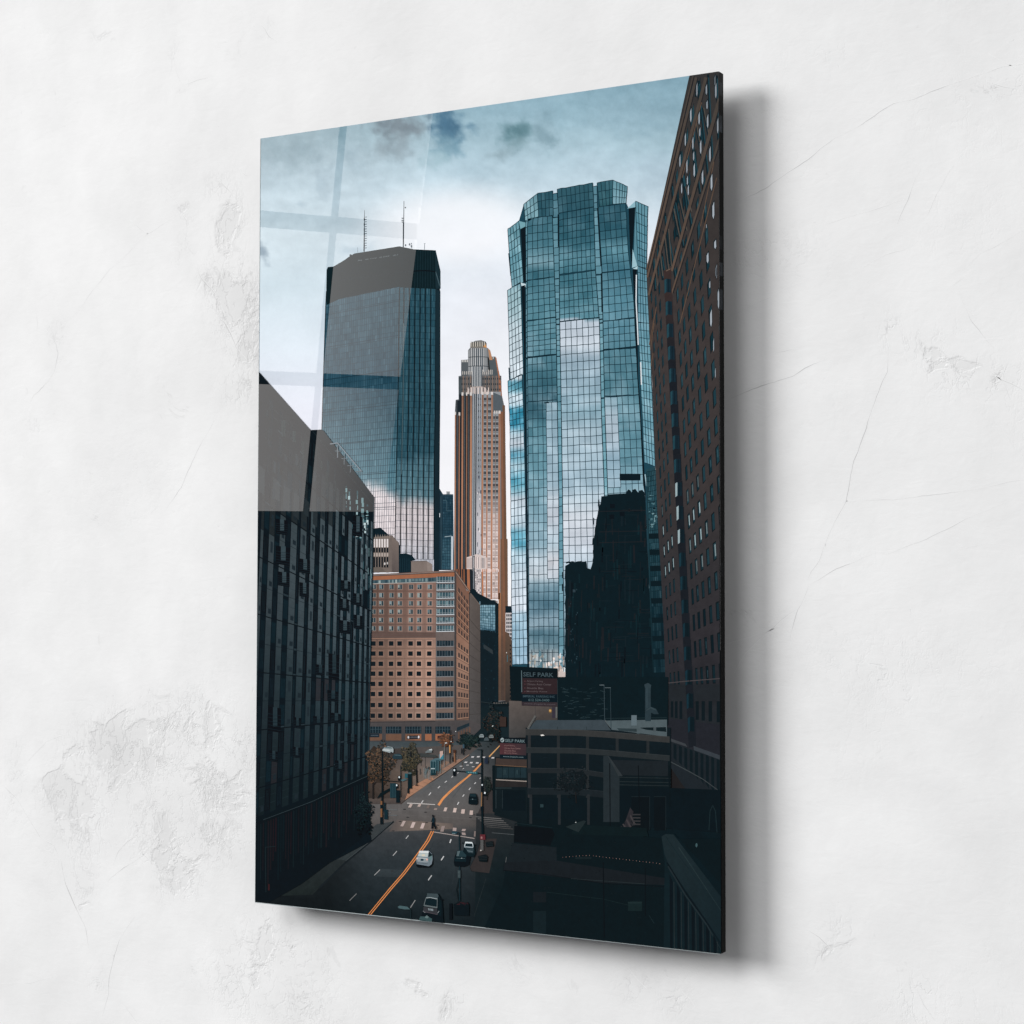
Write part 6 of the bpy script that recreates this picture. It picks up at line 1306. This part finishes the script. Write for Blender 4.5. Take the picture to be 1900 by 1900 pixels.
def f(g):
    g.poly([(870, 1490), (871, 1479), (873, 1472), (884, 1472), (887, 1480), (887.6, 1490), (885, 1493), (872, 1492)], (10, 24, 29), 0); g.poly([(873.6, 1473), (883.6, 1473), (884.4, 1478), (872.8, 1477.6)], (28, 46, 52), 1); g.line([(873, 1483), (885, 1483.6)], .9, (34, 52, 58), 1); g.disc(878, 1482.6, 1.2, .7, (110, 128, 132), 2)
fin('parked_car', 'black car driving away beyond the crossing', f)
def f(g):
    g.poly([(710.6, 1392), (714, 1387), (721, 1384.8), (729, 1386), (731.4, 1390), (731, 1396), (724, 1396.6), (711, 1393)], (150, 160, 162), 0); g.poly([(714, 1388), (718, 1385.8), (728, 1386.4), (728.6, 1389)], (86, 102, 106), 1); g.line([(711, 1391), (724, 1392)], 1.2, (206, 212, 212), 2); g.disc(727, 1396, 1.6, 1.4, (20, 28, 32), 2)
fin('parked_car', 'white van parked in front of the hotel', f)
def f(g):
    g.poly([(729, 1404), (733, 1399), (742, 1398), (747, 1402), (747, 1408), (731, 1408)], (36, 54, 62), 0); g.line([(733, 1400.6), (745, 1401.4)], 1.4, (74, 94, 100), 1)
fin('parked_car', 'dark teal car parked between the two trees', f)
def f(g):
    g.poly([(790, 1395), (796, 1390.6), (802, 1390), (803, 1396), (791, 1397)], (104, 112, 114), 0); g.poly([(797, 1390.6), (802, 1389), (803.6, 1392), (798, 1392)], (190, 196, 196), 1); g.poly([(780, 1397), (790, 1398), (810, 1401), (812, 1405), (782, 1404)], (58, 62, 62), 0)
fin('parked_car', 'pale car half hidden by a kerb in front of the hotel', f)
for (x, y, c) in ((894, 1365, (130, 140, 142)), (903, 1371, (70, 80, 84)), (912, 1366, (110, 116, 116))):
    def f(g): g.poly([(x - 4, y + 3), (x - 3.4, y - 1), (x - 1, y - 3), (x + 3, y - 3), (x + 5, y), (x + 5, y + 3)], c, 0); g.line([(x - 3, y), (x + 4, y)], .8, (30, 42, 46), 1)
    fin('parked_car', {894: 'tiny pale car leftmost at the far end of the street', 903: 'tiny dark car in the middle of the far end of the street', 912: 'tiny grey car rightmost at the far end of the street'}[x], f)
def f(g):
    sk = (70, 62, 60); cl = (8, 22, 28)
    g.poly([(802.6, 1513.4), (803.4, 1511.6), (805, 1511.4), (806, 1512.8), (805.8, 1515), (804.4, 1516.2), (803, 1515.2)], cl, 0)
    g.poly([(803.4, 1516), (806.4, 1516.2), (807.6, 1519), (807.2, 1524.6), (806.8, 1527.4), (803, 1527), (803, 1523), (802.8, 1519)], (18, 38, 48), 0)
    g.poly([(803, 1518), (804, 1518.6), (802.8, 1523), (801.4, 1525.4), (800.8, 1524.6), (802, 1521.6)], cl, 1)
    g.poly([(802.4, 1526), (807.2, 1526.2), (808.4, 1530), (811, 1534.6), (810.2, 1538), (807.8, 1537.6), (807.8, 1535), (805.4, 1531.4), (804.6, 1533), (804.4, 1537), (800.8, 1537.2), (802, 1533), (801.8, 1530)], cl, 0)
    g.poly([(801, 1535.6), (804.4, 1535.6), (804.4, 1536.9), (801, 1536.9)], (5, 14, 18), 1); g.poly([(807.4, 1537.2), (809.6, 1536.4), (810, 1537.8), (807.8, 1538.4)], (5, 14, 18), 1)
    g.line([(803.2, 1513.8), (803.4, 1515)], .8, sk, 1)
fin('person', 'person in dark clothes striding over the near crosswalk', f)
for (x, lab) in ((901.6, 'left one of two people in dark coats crossing far down the street'), (904.8, 'right one of two people in dark coats crossing far down the street')):
    def f(g): g.poly([(x - .9, 1406.4), (x - .8, 1404.8), (x, 1404.3), (x + .8, 1404.8), (x + .9, 1406.4), (x + 1.4, 1407.4), (x + 1.5, 1412), (x + 1.5, 1417), (x + .5, 1417), (x, 1413.6), (x - .6, 1417), (x - 1.5, 1417), (x - 1.4, 1412), (x - 1.3, 1407.4)], (34, 44, 60), 0)
    fin('person', lab, f)
for (x, y, lab) in ((841.4, 1407, 'person in dark clothes waiting at the far plaza corner'), (858, 1392, 'person in dark clothes beside the hotel pavement'), (763, 1398, 'person in dark clothes between the plaza trees')):
    def f(g): g.poly([(x - .9, y - 2.2), (x - .8, y - 3.6), (x, y - 4.1), (x + .8, y - 3.6), (x + .9, y - 2.2), (x + 1.3, y - 1), (x + 1, y + 6), (x - 1, y + 6), (x - 1.3, y - 1)], (28, 31, 35), 0)
    fin('person', lab, f)

# ------------------------------------------------------------------ printed wrap on the right edge of the panel
def edge():
    me = bpy.data.meshes.new('side_edge'); v, fc, cs = [], [], []
    n = 260
    seg = [0.0, .35, .7, 1.0]
    for j in range(n + 1):
        for i_, s_ in enumerate(seg): v.append((PW + .0003, s_ * THK, PH * (1 - j / n)))
    px = lambda j, i: (1337.5 - i * 2.5, 132 + (1769 - 132) * j / n)
    for j in range(n):
        for i in range(3):
            a = j * 4 + i; fc.append((a, a + 4, a + 5, a + 1)); x, y = px(j, i)
            c = mul(table(BT, y), .40)
            for (ya, yb, k_) in ((150, 172, 2.0), (212, 240, 2.6), (440, 462, 1.6), (488, 515, 2.4), (540, 575, 2.2), (1050, 1075, 1.3)):
                if ya < y < yb and i < 2: c = mul((90, 96, 102), k_ / 2.2)
            cs += [ink_lin(add(c, -14 + R.uniform(-2, 2)))] * 4
    me.from_pydata(v, [], fc); a = me.color_attributes.new('ink', 'FLOAT_COLOR', 'CORNER')
    arr = np.ones((len(cs), 4), dtype=np.float32); arr[:, :3] = np.array(cs, dtype=np.float32); a.data.foreach_set('color', arr.ravel())
    me.materials.append(MAT['cut_edge'])
    o = bpy.data.objects.new('side_edge', me); COL.objects.link(o); o.parent = ROOT; o['label'] = 'narrow right side face wrapped with the dark edge of the print'
edge()

# ------------------------------------------------------------------ light
w = bpy.data.worlds.new('World'); SC.world = w; w.use_nodes = True
bg = w.node_tree.nodes['Background']; bg.inputs[0].default_value = (0.95, 0.97, 1.0, 1); bg.inputs[1].default_value = AMB
def area(name, loc, target, size, watts, shape='DISK', size_y=None, col=(1, 1, 1)):
    L = bpy.data.lights.new(name, 'AREA'); L.shape = shape; L.size = size; L.energy = watts; L.color = col
    if size_y: L.size_y = size_y
    o = bpy.data.objects.new(name, L); COL.objects.link(o); o.location = loc
    d = Vector(target) - Vector(loc); o.rotation_euler = d.to_track_quat('-Z', 'Y').to_euler(); return o
C0 = Vector((.35, 0, Z0 + .6))
def dirlamp(name, az, el, dist, rad, watts):
    """az: degrees left of the wall normal, el: degrees up"""
    a, e = math.radians(az), math.radians(el)
    d = Vector((-math.sin(a) * math.cos(e), -math.cos(a) * math.cos(e), math.sin(e)))
    return area(name, C0 + d * dist, C0, rad * 2, watts)
for a_ in LAMPS: dirlamp(*a_)
# the room's window, seen mirrored in the acrylic: panes of one window with glazing bars between
o0 = np.array(WIN_O); wu = np.array(WIN_U); wv = np.array(WIN_V)
def pane(u0, u1, v0, v1, rad, fade=None):
    c = o0 + wu * (u0 + u1) / 2 + wv * (v0 + v1) / 2
    a = wu * (u1 - u0); b_ = wv * (v1 - v0); n = np.cross(a, b_); A = np.linalg.norm(n); n = n / A
    if n[1] > 0: a, n = -a, -n; flipu = True     # lamp shines along its -Z, towards +Y
    else: flipu = False
    a_, b0 = a, b_                      # Cycles measures a skewed pane along the normals of its sides
    a = np.cross(b0, n); a = a / np.linalg.norm(a) * (A / np.linalg.norm(b0)); a = a if a @ a_ > 0 else -a
    b_ = np.cross(n, a_); b_ = b_ / np.linalg.norm(b_) * (A / np.linalg.norm(a_)); b_ = b_ if b_ @ b0 > 0 else -b_
    L = bpy.data.lights.new('window_pane_light', 'AREA'); L.shape = 'RECTANGLE'; L.size = 1; L.size_y = 1; L.color = (1.0, .955, .93)
    L.energy = rad * A * math.pi * 1.0
    L.use_nodes = True; nt = L.node_tree; em = nt.nodes['Emission']
    if fade:
        g = nt.nodes.new('ShaderNodeNewGeometry'); sp = nt.nodes.new('ShaderNodeSeparateXYZ'); nt.links.new(g.outputs['Parametric'], sp.inputs[0])
        mr = nt.nodes.new('ShaderNodeMapRange'); nt.links.new(sp.outputs[0], mr.inputs[0])
        lo, hi = (fade[1], fade[0]) if flipu else fade
        mr.inputs[3].default_value = lo; mr.inputs[4].default_value = hi
        nt.links.new(mr.outputs[0], em.inputs['Strength'])
    o = bpy.data.objects.new('window_pane_light', L); COL.objects.link(o)
    M = Matrix(((a[0], b_[0], n[0], c[0]), (a[1], b_[1], n[1], c[1]), (a[2], b_[2], n[2], c[2] + Z0), (0, 0, 0, 1)))
    hold = bpy.data.objects.new('window_frame', None); COL.objects.link(hold); hold.hide_render = True
    o.parent = hold; o.matrix_parent_inverse = M
for (v0, v1, fr) in ((0, .472, (1.0, .35)), (.52, 1.0, (1.0, .7)), (1.053, 1.6, (1.0, .9))):
    pane(-1.2, -.085, v0, v1, WRAD, (1.15, 1.0)); pane(0, 1, v0, v1, WRAD, fr)

# ------------------------------------------------------------------ output look
SC.render.engine = 'CYCLES'
SC.view_settings.view_transform = 'Standard'; SC.view_settings.look = 'None'; SC.view_settings.exposure = 0; SC.view_settings.gamma = 1
SC.view_settings.use_curve_mapping = False
SC.cycles.max_bounces = 6; SC.cycles.use_denoising = True
